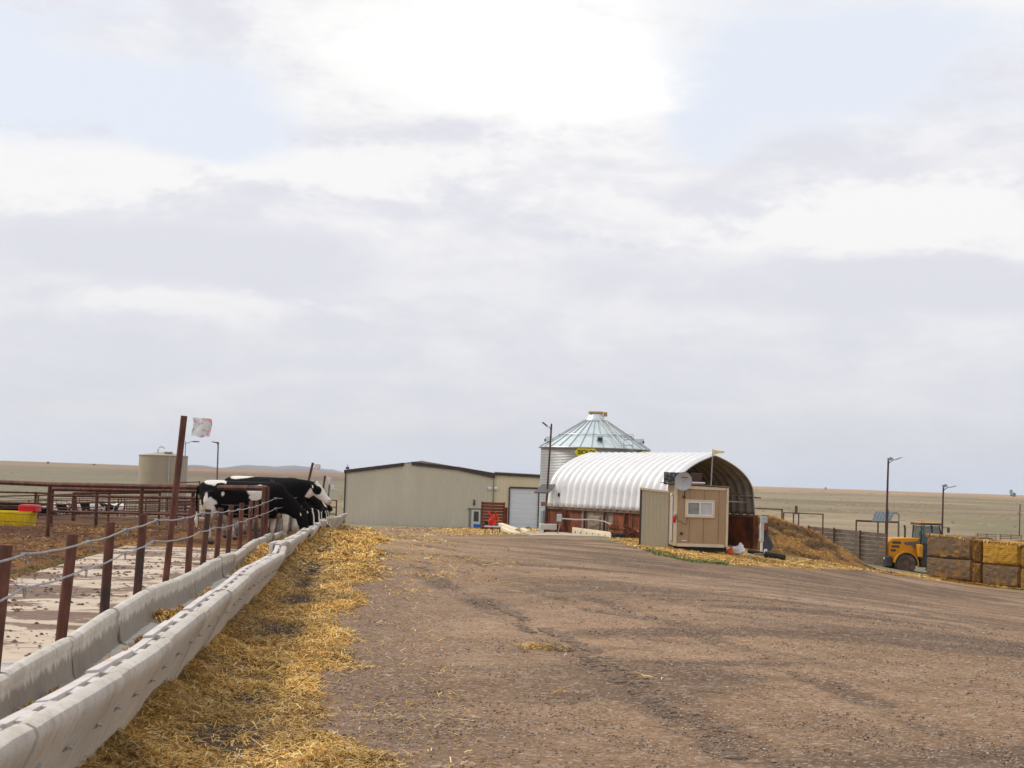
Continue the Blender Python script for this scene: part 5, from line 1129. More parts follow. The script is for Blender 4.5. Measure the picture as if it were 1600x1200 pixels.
for x in (.62, 1.22, 1.84): MB().box((x, -.004, hf / 2), (.014, .012, hf - .3)).build('panel_groove', simple('groove_brown', (.17, .115, .065), .8) if 'groove_brown' not in MATS else MATS['groove_brown'], hu)
tw = .095
for c, d in (((tw / 2 - .02, -.02, hf / 2), (tw + .04, .05, hf)), ((Wh - tw / 2 + .02, -.02, hr_ / 2), (tw, .05, hr_ - .02)), ((Wh / 2 - .0, -.02, .045), (Wh - 2 * tw - .04, .05, .13))): MB().bbox(c, d, .006).build('corner_board', cream_m, hu)
MB().loft([[(x, -.045, z0), (x, .005, z0), (x, .005, z1), (x, -.045, z1)] for x, z0, z1 in ((tw + .03, hf - .16, hf - .02), (Wh - tw - .01, hr_ - .12, hr_ - .02))]).build('fascia', cream_m, hu)
m = MB(); m.loft([[(-.32, y, hf + .05), (Wh + .06, y, hr_ + .015), (Wh + .06, y, hr_ + .05), (-.32, y, hf + .09)] for y in (-.09, Dh + .1)]); m.build('roof', simple('roof_edge_brown', (.24, .175, .12), .8), hu)
MB().box((Wh / 2, Dh / 2, -.10), (Wh - .05, Dh - .05, .2)).build('skid_base', black_m, hu)
c1, c2 = at(1072, 783, Yh), at(1115, 807, Yh); wx, wz = (c1.x + c2.x) / 2 - a0.x, (c1.z + c2.z) / 2 - zb_; ww, wh = 1.24, .74
win = MB(); 
for c, d in (((wx, -.03, wz + wh / 2 - .04), (ww, .06, .085)), ((wx, -.03, wz - wh / 2 + .04), (ww, .06, .085)), ((wx - ww / 2 + .04, -.031, wz), (.085, .06, wh - .17)), ((wx + ww / 2 - .04, -.031, wz), (.085, .06, wh - .17))): win.bbox(c, d, .006)
wf = win.build('window', cream_m, hu); iw, ih = ww - .17, wh - .17
m = MB()
for c, d in (((wx, -.035, wz + ih / 2 - .022), (iw, .05, .044)), ((wx, -.035, wz - ih / 2 + .022), (iw, .05, .044)), ((wx - iw / 2 + .022, -.036, wz), (.044, .05, ih - .09)), ((wx + iw / 2 - .022, -.036, wz), (.044, .05, ih - .09)), ((wx, -.037, wz), (.06, .05, ih - .09))): m.bbox(c, d, .004)
m.build('sash', white_p, wf)
MB().box((wx - iw / 4, -.012, wz), (iw / 2 - .07, .012, ih - .08)).build('pane', simple('pale_reflecting_glass', (.24, .26, .24), .12, 0, .3, 3, spec=.8), wf)
MB().box((wx + iw / 4, -.012, wz), (iw / 2 - .07, .012, ih - .08)).build('pane', simple('curtained_glass', (.50, .52, .52), .15, 0, .12, 4, spec=.7), wf)
# left side of the hut: door, drip cap, extinguisher, dish, cable
MB().bbox((-.02, 1.0, 1.15), (.05, .85, 1.95), .01).build('door', simple('grey_white_door', (.42, .42, .42), .5), hu); MB().bbox((-.03, .52, .95), (.05, .06, .14), .01).build('door_handle', steel_m, hu)
MB().bbox((-.05, .95, 2.14), (.09, .5, .1), .01).build('door_light', white_p, hu)
ex = thing('fire_extinguisher', hu.location + Vector((-.02, -.08, .98)), 'red fire extinguisher hanging at the left corner of the tan hut', 'fire extinguisher')
MB().loft([[(r * math.cos(t), r * math.sin(t), z) for t in np.linspace(0, 2 * math.pi, 12, False)] for r, z in ((.055, 0), (.07, .02), (.07, .22), (.05, .27), (.025, .29))]).build('cylinder', red_m, ex, True)
MB().bbox((0, 0, .33), (.045, .045, .09), .006).bbox((.0, -.02, .38), (.1, .03, .03), .006).build('valve', white_p, ex); MB().tube([(.02, 0, .33), (.10, -.01, .30), (.10, -.01, .12)], .012, 6).build('hose', black_m, ex, True)
m = MB(); p = at(1058, 818, Yh - .1) - hu.location; m.tube([(.08, -.05, 1.02), (.25, -.04, 1.05), (.34, -.04, .93), (.5, -.04, .90), (.52, -.04, 1.1), (.53, -.04, 1.75)], .010, 6); m.build('cable_run', dark_m, hu, True)
MB().bbox((.30, -.03, .52), (.11, .05, .11), .01).build('outlet_box', dark_m, hu); MB().bbox((.42, -.03, .22), (.2, .04, .04), .01).build('small_vent', white_p, hu)
ds = thing('satellite_dish', at(1068, 752, Yh - .55), 'grey satellite dish mounted at the upper left corner of the tan hut', 'satellite dish')
m = MB(); dm = simple('dish_grey', (.44, .47, .50), .45, 0, .04, 2); rings = []
tlt = Matrix.Rotation(R(12), 3, 'Z') @ Matrix.Rotation(R(10), 3, 'X')
for r, d in ((.02, .10), (.15, .09), (.28, .055), (.36, .015), (.372, 0), (.372, .012), (.36, .03), (.28, .07), (.15, .105), (.02, .115)): rings.append([tuple(tlt @ Vector((r * math.cos(t), d, r * 1.06 * math.sin(t)))) for t in np.linspace(0, 2 * math.pi, 32, False)])
m.loft(rings).build('reflector', dm, ds, True)
MB().box(tuple(tlt @ Vector((.05, .04, .16))), (.26, .012, .035), R(12)).build('maker_mark', simple('dark_decal', (.10, .12, .15), .5), ds)
MB().tube([(0, .1, 0), (.0, .3, -.1), (.12, .42, -.35), (.10, .50, -.62)], .022, 8).build('mast', dark_m, ds, True); MB().bbox((.09, .52, -.66), (.12, .06, .10), .01).build('wall_plate', dark_m, ds)
MB().tube([tlt @ Vector((0, .08, -.36)), tlt @ Vector((-.02, -.34, -.30))], .014, 6).build('feed_arm', dm, ds, True); MB().bbox(tlt @ Vector((-.02, -.36, -.28)), (.07, .09, .06), .01).build('feed_horn', dm, ds)
# dark panels on the hut roof
for px0, px1, pyt, pyb, dY, lab, mt in ((1038, 1066, 739, 756, .9, 'dark mottled solar panel on the hut roof left of the dish', None), (1080, 1097, 740, 755, 1.3, 'brown solar panel on the hut roof right of the dish', 1)):
    a, b = at(px0, pyb, Yh + dY), at(px1, pyt, Yh + dY); t = thing('roof_solar_panel', Vector(((a.x + b.x) / 2, Yh + dY, a.z)), lab, 'solar panel'); hw, hh = (b.x - a.x) / 2, b.z - a.z
    if mt is None:
        g = G('mottled_panel'); n1 = g.noise(9, 3, .7); g.fin(g.mix(g.ramp(n1, .48, .58), (.03, .035, .045), (.24, .29, .33)), .3, 0, .6); mt_ = g.m
    else: mt_ = simple('brown_panel', (.085, .045, .035), .4, 0, .3, 3)
    MB().bbox((0, .05, hh / 2), (hw * 2, .03, hh), .004, 0, R(8)).build('panel', mt_, t); MB().bbox((0, .09, hh / 2), (hw * 2 + .04, .03, hh + .04), .004, 0, R(8)).build('frame', dark_m, t)
    for s in (-1, 1): MB().cyl((s * hw * .8, .12, -.08), (s * hw * .8, .08, hh * .9), .018, n=6).build('leg', steel_m, t)
MB().bbox(at(1092, 754.5, Yh + .4) - hu.location, (.5, .3, .06), .01).build('roof_box', white_p, hu)
fp = thing('wind_flag', at(1111, 757, Yh + .9), 'yellow pennant on a grey pole above the tan hut roof', 'flag'); tp = at(1114, 702, Yh + .9)
MB().cyl(fp.location + Vector((0, 0, -.15)), tp, .028, .022, 8).build('pole', simple('flag_pole_grey', (.30, .29, .27), .6), fp, True, True)
m = MB(); V = []; n = 10
for s_ in (0, 1):
    for i in range(n + 1):
        s = i / n; yy = .04 * math.sin(s * 6) + s_ * .004; V += [(.03 + s * .46, yy, -.02 - s * .06), (.03 + s * .46, yy, -.25 + s * .14 + .02 * math.sin(s * 5))]
fs = []
for i in range(n): a = 2 * i; fs.append((a, a + 1, a + 3, a + 2)); b = a + 2 * (n + 1); fs.append((b, b + 2, b + 3, b + 1))
o = m.add(V, fs).build('pennant', simple('pale_yellow_cloth', (.80, .60, .24), .7), fp, True); o.location = tp - fp.location

# ------------------------------------------------------------------ tan corrugated cabinet left of the hut
ck = thing('storage_cabinet', Vector((at(1001, 841, 72.4).x, 72.9, at(1001, 842, 72.4).z - .05)), 'narrow tan corrugated steel cabinet standing between the arched shed and the hut', 'cabinet', R(-14)); o4 = ck.location
wc_ = 1.19; ht = at(1003, 765, 72.7).z - o4.z; ht2 = ht - .10
m = MB(); ribbed(m, (.05, 0), (wc_, 0), -.35, lambda s: ht + (ht2 - ht) * s / wc_, .15, .02, .06); m.build('front', wallmat('cabinet_cladding', (.48, .425, .305), (.40, .355, .25), .3), ck)
MB().loft([[(0.02, y, -.35), (wc_, y, -.35), (wc_, y, ht2), (0.02, y, ht)] for y in (.03, .28)]).build('carcass', MATS['cabinet_cladding'], ck)
MB().box((.0, -.0, ht / 2 - .15), (.07, .07, ht + .3)).build('corner_strip', dark_m, ck)
MB().loft([[(-.05, y, ht + .0), (wc_ + .03, y, ht2 + .0), (wc_ + .03, y, ht2 + .07), (-.05, y, ht + .09)] for y in (-.06, .32)]).build('top_cap', cream_m, ck)
# ------------------------------------------------------------------ concrete pad and yard clutter left of the arched shed
def drape(name, c4, dz, mat, n=14, th_=.12):
    A, B, C_, D2 = [Vector((p[0], p[1], 0)) for p in c4]; V = []; V2 = []
    for i in range(n + 1):
        for j in range(n + 1):
            p = A.lerp(B, i / n).lerp(D2.lerp(C_, i / n), j / n); V.append((p.x, p.y, H(p.x, p.y) + dz))
    m = MB(); k = n + 1; fs = [(i * k + j, (i + 1) * k + j, (i + 1) * k + j + 1, i * k + j + 1) for i in range(n) for j in range(n)]
    m.add(V, fs); per = [i * k for i in range(k)] + [n * k + j for j in range(1, k)] + [i * k + n for i in range(n - 1, -1, -1)] + [j for j in range(n - 1, 0, -1)]
    base = len(m.v); m.v += [(V[q][0], V[q][1], V[q][2] - th_ - dz) for q in per]; L = len(per)
    for i in range(L): m.f.append((per[i], per[(i + 1) % L], base + (i + 1) % L, base + i))
    o = m.build(name, mat); o['kind'] = 'structure'; return o
drape('concrete_pad', [on(800, 830, 112), on(857, 828, 93), on(958, 841, 80), on(830, 838, 82)], .06, simple('pad_concrete', (.42, .36, .28), .9, 0, .15, 1.5, dirt=(.30, .22, .14), damt=.5))
def block(name, label, cat, px0, px1, pyt, pyb, Y, depth, mat, rz=0., b=.02, **k):
    a, c = at(px0, pyb, Y), at(px1, pyt, Y); o = MB().bbox((0, 0, (c.z - a.z) / 2), (c.x - a.x, depth, c.z - a.z), b).build(name, mat); o.location = ((a.x + c.x) / 2, Y, a.z); o.rotation_euler = (0, 0, rz); return tag(o, label, cat)
cblk = simple('pale_concrete', (.60, .58, .54), .85, 0, .1, 3, dirt=(.42, .38, .32), damt=.4)
block('concrete_block', 'pale concrete block lying on the pad at the rear corner of the arched shed', 'block', 843.5, 870, 819, 827, 91, .8, cblk)
block('steel_drum', 'blue grey corrugated culvert piece standing beside the light pole at the shed corner', 'culvert', 844, 853, 795, 823, 97, .5, simple('blue_grey_steel', (.24, .33, .36), .5, .3, .15, 8), b=.12)
t = thing('cast_beam', on(924, 833, 80.5), 'long cream concrete beam with slots along its side lying beside the pad', 'beam')
A, B = at(894, 825, 90), at(954, 833, 80); beam_m = simple('cream_concrete', (.66, .56, .40), .8, 0, .1, 4)
m = MB(); rg = []
for p in (A, B): rg.append([(p.x, p.y - .2, p.z - .32), (p.x, p.y - .24, p.z - .05), (p.x, p.y - .17, p.z + .04), (p.x, p.y + .05, p.z + .05), (p.x, p.y + .1, p.z - .03), (p.x, p.y + .06, p.z - .32)])
m.loft(rg).build('beam_body', beam_m, t, False, True)
for i in range(6): p = A.lerp(B, (i + .6) / 6.4); MB().box((p.x, p.y - .232, p.z - .17), (.07, .05, .10)).build('slot', dark_m, t, False, True)
for i, (x0, y0, x1, y1, Y0, Y1, r) in enumerate(((783, 820, 809, 829, 104, 97, .15), (787, 826, 806, 836, 101, 95, .17), (800, 830, 817, 836, 98, 94, .12), (817, 828, 826, 833, 99, 97, .16))):
    a, b = at(x0, y0, Y0), at(x1, y1, Y1); m = MB(); d = (b - a).normalized(); s = d.cross(Vector((0, 0, 1))).normalized(); u = s.cross(d)
    rg = [[p + s * (r * 1.1 * math.copysign(abs(math.cos(t_)) ** .6, math.cos(t_))) + u * (r * .8 * math.copysign(abs(math.sin(t_)) ** .6, math.sin(t_))) for t_ in np.linspace(0, 2 * math.pi, 12, False)] for p in (a, a.lerp(b, .5), b)]
    o = m.loft(rg).build('cast_post', beam_m, None, True); tag(o, ('cream concrete post lying highest on the heap beside the metal table', 'cream concrete post lying below the top one beside the metal table', 'short cream concrete post at the front of the heap by the table', 'stubby cream post end lying apart to the right of the heap')[i], 'post', 'cast posts heaped by the metal table')
rp_ = thing('rusty_panel', on(771, 824, 160), 'large rusty red corrugated gate panel standing against the workshop', 'panel'); a, b = at(752, 784, 160) - rp_.location, at(789.5, 785, 160) - rp_.location; b2 = at(792, 793, 160) - rp_.location
rb = simple('red_brown_sheet', (.17, .045, .02), .75, 0, .25, 1, dirt=(.09, .03, .018), damt=.7)
m = MB(); nn = 9
for i in range(nn): z0 = a.z * i / nn; m.bbox(((a.x + b.x) / 2, 0, z0 + a.z / nn / 2), (b.x - a.x, .08, a.z / nn - .03), .02)
m.build('boards', rb, rp_); m = MB()
for x in (a.x + .1, b.x - .08): MB().bbox((x, -.07, a.z / 2), (.10, .06, a.z + .06), .01).build('post', rust_sheet, rp_)
MB().bbox((b2.x - .15, .15, b2.z / 2), (.45, .06, b2.z), .01).build('rear_board', rb, rp_)
tt = thing('metal_table', on(770, 835, 95), 'low pale topped metal table on thin dark legs in front of the rusty panel', 'table'); a, b = at(757, 822, 95) - tt.location, at(782, 823.5, 95) - tt.location; hh = (a.z + b.z) / 2
MB().bbox(((a.x + b.x) / 2, 0, hh), (b.x - a.x, .7, .07), .01).build('top', simple('pale_table_top', (.60, .62, .66), .5), tt)
for k in range(3):
    for s in (-1, 1): x = a.x + .04 + (b.x - a.x - .08) * k / 2; MB().cyl((x, s * .3, -.1), (x, s * .3, hh - .03), .022, n=8).build('leg', dark_m, tt)
rm = thing('red_implement', at(769, 822, 95.1), 'small bright red folded farm implement resting on the metal table', 'implement'); rp0 = simple('bright_red_paint', (.72, .03, .015), .4, 0, .12, 4)
q = lambda px, py: at(px, py, 95.1) - rm.location
MB().tube([q(764, 821), q(768, 813), q(773, 806), q(775, 801)], .085, 8).build('arm', rp0, rm, True); MB().tube([q(770, 821), q(774, 814), q(777, 808), q(776, 804)], .07, 8).build('arm', rp0, rm, True)
MB().tube([q(762, 800), q(766, 803), q(769, 810)], .05, 8).build('lever', rp0, rm, True); MB().bbox(q(767, 815) + Vector((0, .1, 0)), (.32, .2, .26), .03, 0, 0, .5).build('housing', rp0, rm); MB().cyl(q(760, 817) + Vector((0, -.1, 0)), q(760, 817) + Vector((0, .1, 0)), .10, n=14).build('wheel', black_m, rm, True)
MB().tube([q(776, 803), q(779, 812), q(778, 820)], .03, 6).build('hose', simple('orange_hose', (.6, .2, .03), .6), rm, True)
block('plastic_crate', 'blue plastic crate on the ground beside the workshop door', 'crate', 739.5, 751, 819, 825.5, 172, .6, blue_m)
m = MB(); c = on(790, 822, 106)
for i in range(9): m.ell((c.x + rnd.uniform(-.5, .7), c.y + rnd.uniform(-.3, .3), c.z + rnd.uniform(.2, .42)), (.2, .2, .13))
tag(m.build('dark_heap', black_m, None, True), 'low dark heap of hoses and sacks behind the cream posts', 'heap')
# light pole with solar panel at the rear corner of the arched shed
tp = at(861.5, 667, 91); gx = on(851, 826, 91); lp = thing('light_pole', gx, 'dark light pole with tilted solar panel at the rear corner of the arched shed', 'light pole')
MB().cyl(gx + Vector((0, 0, -.2)), tp, .06, .05, 10).build('pole', rust_far, lp, True, True)
MB().tube([tp + Vector((0, 0, -.2)), tp + Vector((-.12, 0, .02)), at(856, 668, 91)], .03, 6).build('arm', steel_m, lp, True, True)
c = at(851.5, 663, 91); MB().bbox(c - gx, (.36, .2, .07), .02, 0, 0, R(38)).build('lamp_head', black_m, lp); MB().bbox(tp - gx + Vector((0, 0, .05)), (.09, .09, .24), .02).build('sensor', dark_m, lp)
A_ = [at(847, 758.5, 91.6), at(868, 758.5, 91.6), at(857, 771.5, 90.4), at(834.5, 770.5, 90.4)]; m = MB(); m.loft([[p + Vector((0, 0, d)) for p in A_] for d in (0, .06)]); m.build('solar_panel', simple('dark_panel_underside', (.10, .09, .09), .5, 0, .15, 4), lp, False, True)
a = at(845, 791, 90.6); b = at(855.5, 784.5, 90.6); MB().bbox((a + b) / 2 - gx, (b.x - a.x, .25, b.z - a.z), .01).build('battery_box', simple('brown_box', (.22, .14, .09), .7), lp)

# ------------------------------------------------------------------ right of the arched shed
pd = thing('electric_pedestal', on(1190, 862, 79), 'grey electric box on a white conduit post beside the mulch pile', 'electric box'); g0 = pd.location; q = lambda px, py, d=0: at(px, py, 79 + d) - g0
a, b = q(1188.5, 817), q(1199, 807); MB().bbox((a + b) / 2, (b.x - a.x, .2, b.z - a.z), .015).build('box', simple('light_grey_box', (.46, .52, .53), .5), pd)
MB().cyl(q(1190, 846), q(1190.5, 817), .10, .10, 12).build('sleeve', simple('grey_conduit_sleeve', (.50, .50, .50), .5), pd, True); MB().cyl(q(1189.5, 864), q(1190, 845), .055, n=12).build('conduit', white_p, pd, True); MB().cyl(q(1196.5, 864, -.3), q(1196.5, 858, -.3), .07, n=12).build('stub', white_p, pd, True)
MB().tube([q(1190, 818), q(1188, 819), q(1188, 848)], .02, 6).build('strut', steel_m, pd)
for x0, y0, x1, y1, Y0, Y1, r, lab in ((1169, 861, 1192, 863.5, 78.6, 78.2, .10, 'short black drain pipe lying by the foot of the electric box'), (1195.5, 864.5, 1226, 871, 77.3, 76.8, .15, 'thick black drain pipe lying at the edge of the mulch pile')):
    a, b = at(x0, y0, Y0), at(x1, y1, Y1); a.z = H(a.x, a.y) + r * .9; b.z = H(b.x, b.y) + r * .9; n = 40; pts = [a.lerp(b, i / n) for i in range(n + 1)]
    o = MB().tube(pts, [r * (1 if i % 2 else .90) for i in range(n + 1)], 14).build('drain_pipe', black_m, None, True); tag(o, lab, 'pipe')
a, b = at(1178, 866, 77.6), at(1195, 866.5, 77.4); o = MB().bbox((a + b) / 2, (b.x - a.x, .14, .08), .01).build('board', wood_m); tag(o, 'short weathered board lying between the two black drain pipes', 'board')
wb = thing('feed_sack', on(1150, 856, 75.5), 'crumpled white plastic sack on the straw against the rusty wall', 'sack'); wbm = simple('white_plastic_film', (.72, .72, .74), .4, 0, .08, 9)
def sack(par, w_, h_, dpt, sd, mat, peak=0.):
    r2 = random.Random(sd); V = []; n, k = 18, 12; rings = []
    for i in range(1, n):
        th_ = math.pi * i / n; rg = []
        for j in range(k * 2):
            a = math.pi * j / k; f = 1 + .16 * math.sin(3 * a + sd) * math.sin(th_ * 5) + r2.uniform(-.09, .09); z = -math.cos(th_)
            zz = (z * .5 + .5) * h_ * f * (1 + peak * max(0, math.cos(a)) * (z > 0)); rg.append((w_ / 2 * math.sin(th_) ** .6 * math.cos(a) * f, dpt / 2 * math.sin(th_) ** .6 * math.sin(a) * f, zz))
        rings.append(rg)
    return MB().loft(rings).build('film', mat, par, True)
sack(wb, .72, .30, .5, 3, wbm, .5)
ob = thing('orange_sack', on(1139, 861, 74.8), 'small crumpled orange red sack beside the right corner of the tan hut', 'sack'); sack(ob, .36, .22, .3, 8, simple('orange_plastic', (.70, .12, .035), .5, 0, .12, 6), .3)
o = MB(); A_ = [at(1194, 829, 82.5), at(1197, 829, 82), at(1209, 852, 81.5), at(1205, 861, 81), at(1193, 861, 81)]; o.loft([[p + Vector((0, d, 0)) for p in A_] for d in (0, .05)]); tag(o.build('black_tarp', simple('black_tarp_sheet', (.02, .018, .02), .6)), 'black sheet leaning on the left side of the mulch pile behind the electric box', 'tarp')
# mulch pile
OUT = [(1150, 812), (1168, 806), (1183, 803.5), (1205, 804.5), (1222, 809), (1240, 817), (1262, 823), (1278, 830), (1290, 838), (1305, 849), (1322, 858), (1336, 870), (1352, 881), (1368, 888), (1400, 893)]
mp_ = simple('mulch', (.42, .20, .055), .95, 0, .3, 4, dirt=(.15, .075, .028), damt=.9, bump=.8)
n1_, n2_ = 150, 90; V = np.zeros(((n1_ + 1) * (n2_ + 1), 3)); 
S_, T_ = np.meshgrid(np.linspace(0, 1, n1_ + 1), np.linspace(0, 1, n2_ + 1), indexing='ij'); PX = 1150 + 250 * S_.ravel(); T = T_.ravel()
YC = 89.5 + 3.0 * S_.ravel(); py_ = np.interp(PX, [p[0] for p in OUT], [p[1] for p in OUT])
rx = np.array([ray(a, b) for a, b in zip(PX, py_)]); Yv = YC - 4.6 + T * 9.2; Xv = rx[:, 0] * YC + (T - .5) * .5
gcr = Hn(rx[:, 0] * YC, YC); hc_ = np.maximum(EYE + rx[:, 1] * YC - gcr, 0); prof = np.clip(1 - np.abs(T - .5) / .5, 0, 1); prof = prof ** .92
nz_ = (fbm(Xv / 1.1, Yv / 1.1, 131, 4) - .5); nz2 = (fbm(Xv / .3, Yv / .3, 132, 3) - .5)
zz = Hn(Xv, Yv) - .06 + hc_ * prof + (nz_ * .75 + nz2 * .16) * np.minimum(prof * (1 - prof ** 3) * 2.5, 1) * np.clip(hc_, 0, 1)
V = np.stack([Xv, Yv, zz], -1); k = n2_ + 1; ii, jj = np.meshgrid(np.arange(n1_), np.arange(n2_), indexing='ij'); Fq = np.stack([ii * k + jj, (ii + 1) * k + jj, (ii + 1) * k + jj + 1, ii * k + jj + 1], -1).reshape(-1, 4)
mc = np.array([[.35, .19, .055]]) + (np.array([[.13, .075, .035]]) - np.array([[.35, .19, .055]])) * sm(fbm(Xv / 1.3 + 5, Yv / 1.3 + zz / .9, 133, 4) - nz_ * .35, .46, .66)[:, None]
mc = mc + (np.array([[.44, .20, .045]]) - mc) * (sm(prof, .86, 1.0) * .8)[:, None]
po = fast_mesh('mulch_pile', V, Fq, cmat('orange_mulch', .95, .3, 9), 4, mc, True); tag(po, 'sloping orange brown mulch pile beside the open end of the arched shed', 'pile'); 
k_ = rs.choice(len(V), 16000); w3 = hc_[k_] > .1; p3 = V[k_[w3]] + rs.randn(w3.sum(), 3) * np.array([.05, .05, .0]); Vb, Fb, Cb = blades(p3[:, 0], p3[:, 1], p3[:, 2] + .02, .08 + .08 * rs.rand(len(p3)), .016 + .02 * rs.rand(len(p3)), .7)
Cb = np.repeat(mc[k_[w3]], 6, 0) * (.75 + .5 * np.repeat(rs.rand(len(p3)), 6))[:, None]; emit('mulch_shreds', [(Vb, Fb, Cb)], straw_m, 4, kind='stuff', label='coarse shreds covering the surface of the orange mulch pile', cat='mulch')
# board retaining wall
bw = thing('bunker_wall', on(1325, 880, 116), 'grey weathered board retaining wall behind the mulch pile', 'wall'); g0 = bw.location
bm_ = simple('grey_boards', (.19, .145, .115), .9, 0, .3, 3, dirt=(.10, .075, .06), damt=.7, bump=.4, sc3=(.15, 1, 1.5))
A, B = at(1262, 822, 119), at(1385, 833.5, 115.5); m = MB(); nb = 9; hb = 2.6
for i in range(nb):
    for k in range(3):
        a_, b_ = A.lerp(B, k / 3), A.lerp(B, (k + 1) / 3); z = -hb * (i + .5) / nb; w_ = hb / nb - .02; o_ = rnd.uniform(-.015, .015)
        m.loft([[(p.x, p.y + o_ - .04, p.z + z - w_ / 2), (p.x, p.y + o_ - .04, p.z + z + w_ / 2), (p.x, p.y + o_ + .04, p.z + z + w_ / 2), (p.x, p.y + o_ + .04, p.z + z - w_ / 2)] for p in (a_ + (b_ - a_) * .004, b_ - (b_ - a_) * .004)])
m.build('boards', bm_, bw, False, True)
for k in range(4): p = A.lerp(B, (k + .02) / 3.02); MB().cyl((p.x, p.y - .12, p.z - hb), (p.x, p.y - .12, p.z + .05), .06, n=8).build('post', rust_far, bw, False, True)
MB().cyl((B.x + .02, B.y - .05, B.z - hb), (B.x + .06, B.y - .05, at(1383, 795, 115.5).z), .05, n=8).build('corner_post', rust_far, bw, False, True)
# fences, sign, solar rig on the right
pen_fence('dark pipe rail fence left of the sign, behind the arched shed and mulch pile', [(1150, 792.5, 112), (1178, 794, 112), (1222, 796, 112)], [0], 1.5, 99, .05, mat=rust_far)
pen_fence('dark pipe gate section with the small brown sign, behind the mulch pile', [(1224.5, 801, 114), (1240, 801.5, 114), (1248, 802, 114), (1286, 803.5, 114)], [0], 1.5, 99, .045, mat=rust_far)
pen_fence('dark pipe fence carrying the solar panel behind the board wall', [(1338, 813.5, 124), (1372, 815, 124), (1404, 816, 124)], [0], 1.6, 99, .055, mat=rust_far)
a, b = at(1338, 807, 124), at(1338, 816, 124); 
sg = thing('sign', at(1244, 803, 113.8), 'small brown notice board standing upright on the pipe gate', 'sign'); MB().bbox((0, 0, .26), (.18, .04, .55), .005).build('plate', simple('brown_sign_back', (.13, .075, .06), .7), sg); MB().cyl((.1, .03, -.55), (.1, .03, .0), .025, n=6).build('stake', white_p, sg)
sr = thing('solar_panel', on(1385, 838, 122), 'large tilted solar panel with a curved pipe bracket behind the board wall', 'solar panel'); g0 = sr.location; q = lambda px, py, d=0.: at(px, py, 122 + d) - g0
m = MB(); C4 = [q(1368, 800, .6), q(1398, 801, .6), q(1391, 816, -.4), q(1362, 815.5, -.4)]; m.loft([[p + Vector((0, 0, d)) for p in C4] for d in (0, .05)]); pan = m.build('panel', simple('solar_cells', (.09, .115, .135), .35, 0, .1, 4, spec=.6), sr)
for k in range(1, 6): a_, b_ = C4[0].lerp(C4[1], k / 6), C4[3].lerp(C4[2], k / 6); MB().tube([a_ + Vector((0, 0, .06)), b_ + Vector((0, 0, .06))], .009, 4).build('cell_line', steel_m, pan)
for k in (1, 2): a_, b_ = C4[0].lerp(C4[3], k / 3), C4[1].lerp(C4[2], k / 3); MB().tube([a_ + Vector((0, 0, .062)), b_ + Vector((0, 0, .062))], .009, 4).build('cell_line', steel_m, pan)
MB().tube([q(1397, 801), q(1401, 801.5), q(1404.5, 804), q(1404.5, 842)], .045, 8).build('bracket', simple('grey_pipe', (.20, .19, .18), .6), sr, True); MB().cyl(q(1384, 815), q(1383.5, 850), .05, n=8).build('post', rust_far, sr)
light_pole(1388, 719, 860, 120, 'tall rusty light pole with a tilted solar lamp behind the board wall', (.62, .13, R(-22)), .075, rust_far, panel=(.12, .10))
light_pole(1474, 761, 850, 128, 'shorter rusty light pole with a solar lamp rising behind the wheel loader cab', (.62, .06, R(-15)), .07, rust_far, panel=(.10, .10))
light_pole(1594, 788, 824, 320, 'distant thin pole with a transformer box near the right edge', (-.3, -1.6, 0), .10, rust_far)

# ------------------------------------------------------------------ straw bales
bt = G('bale_side'); wv = bt.n('ShaderNodeTexWave'); wv.bands_direction = 'Z'; wv.inputs['Scale'].default_value = 3.2; wv.inputs['Distortion'].default_value = 3.5; wv.inputs['Detail'].default_value = 3; bt.l(bt.tc.outputs['Object'], wv.inputs['Vector'])
n1 = bt.noise(5, 6, .75, sc3=(.5, .5, 2.2)); n2 = bt.noise(30, 3, .7); n3 = bt.noise(1.1, 4, .7)
def bale_mat(name, a, b, gold, gth, wave=.5):
    g = G(name); wv = g.n('ShaderNodeTexWave'); wv.bands_direction = 'Z'; wv.inputs['Scale'].default_value = 2.6; wv.inputs['Distortion'].default_value = 4; wv.inputs['Detail'].default_value = 4; g.l(g.tc.outputs['Object'], wv.inputs['Vector'])
    n1 = g.noise(5, 6, .75, sc3=(.5, .5, 2.)); n2 = g.noise(32, 3, .7); n3 = g.noise(1.3, 5, .7, dist=.4)
    c = g.mix(g.ramp(n1, .3, .7), a, b); c = g.mix(g.ramp(wv.outputs[1], .0, .35, wave, 0), c, tuple(x * .45 for x in a)); c = g.mix(g.ramp(n3, gth, gth + .12, 0, .85), c, gold); c = g.mix(g.ramp(n2, .3, .7, 0, .35), c, tuple(x * .5 for x in b)); g.bump(n2, .8, .05); return g.fin(c, .95, 0, .15)
bA = bale_mat('bale_weathered', (.11, .07, .048), (.29, .20, .125), (.44, .24, .04), .53); bB = bale_mat('bale_golden', (.36, .19, .025), (.66, .39, .075), (.24, .13, .045), .58, .5); bC = bale_mat('bale_mixed', (.16, .09, .045), (.38, .21, .07), (.50, .27, .03), .48)
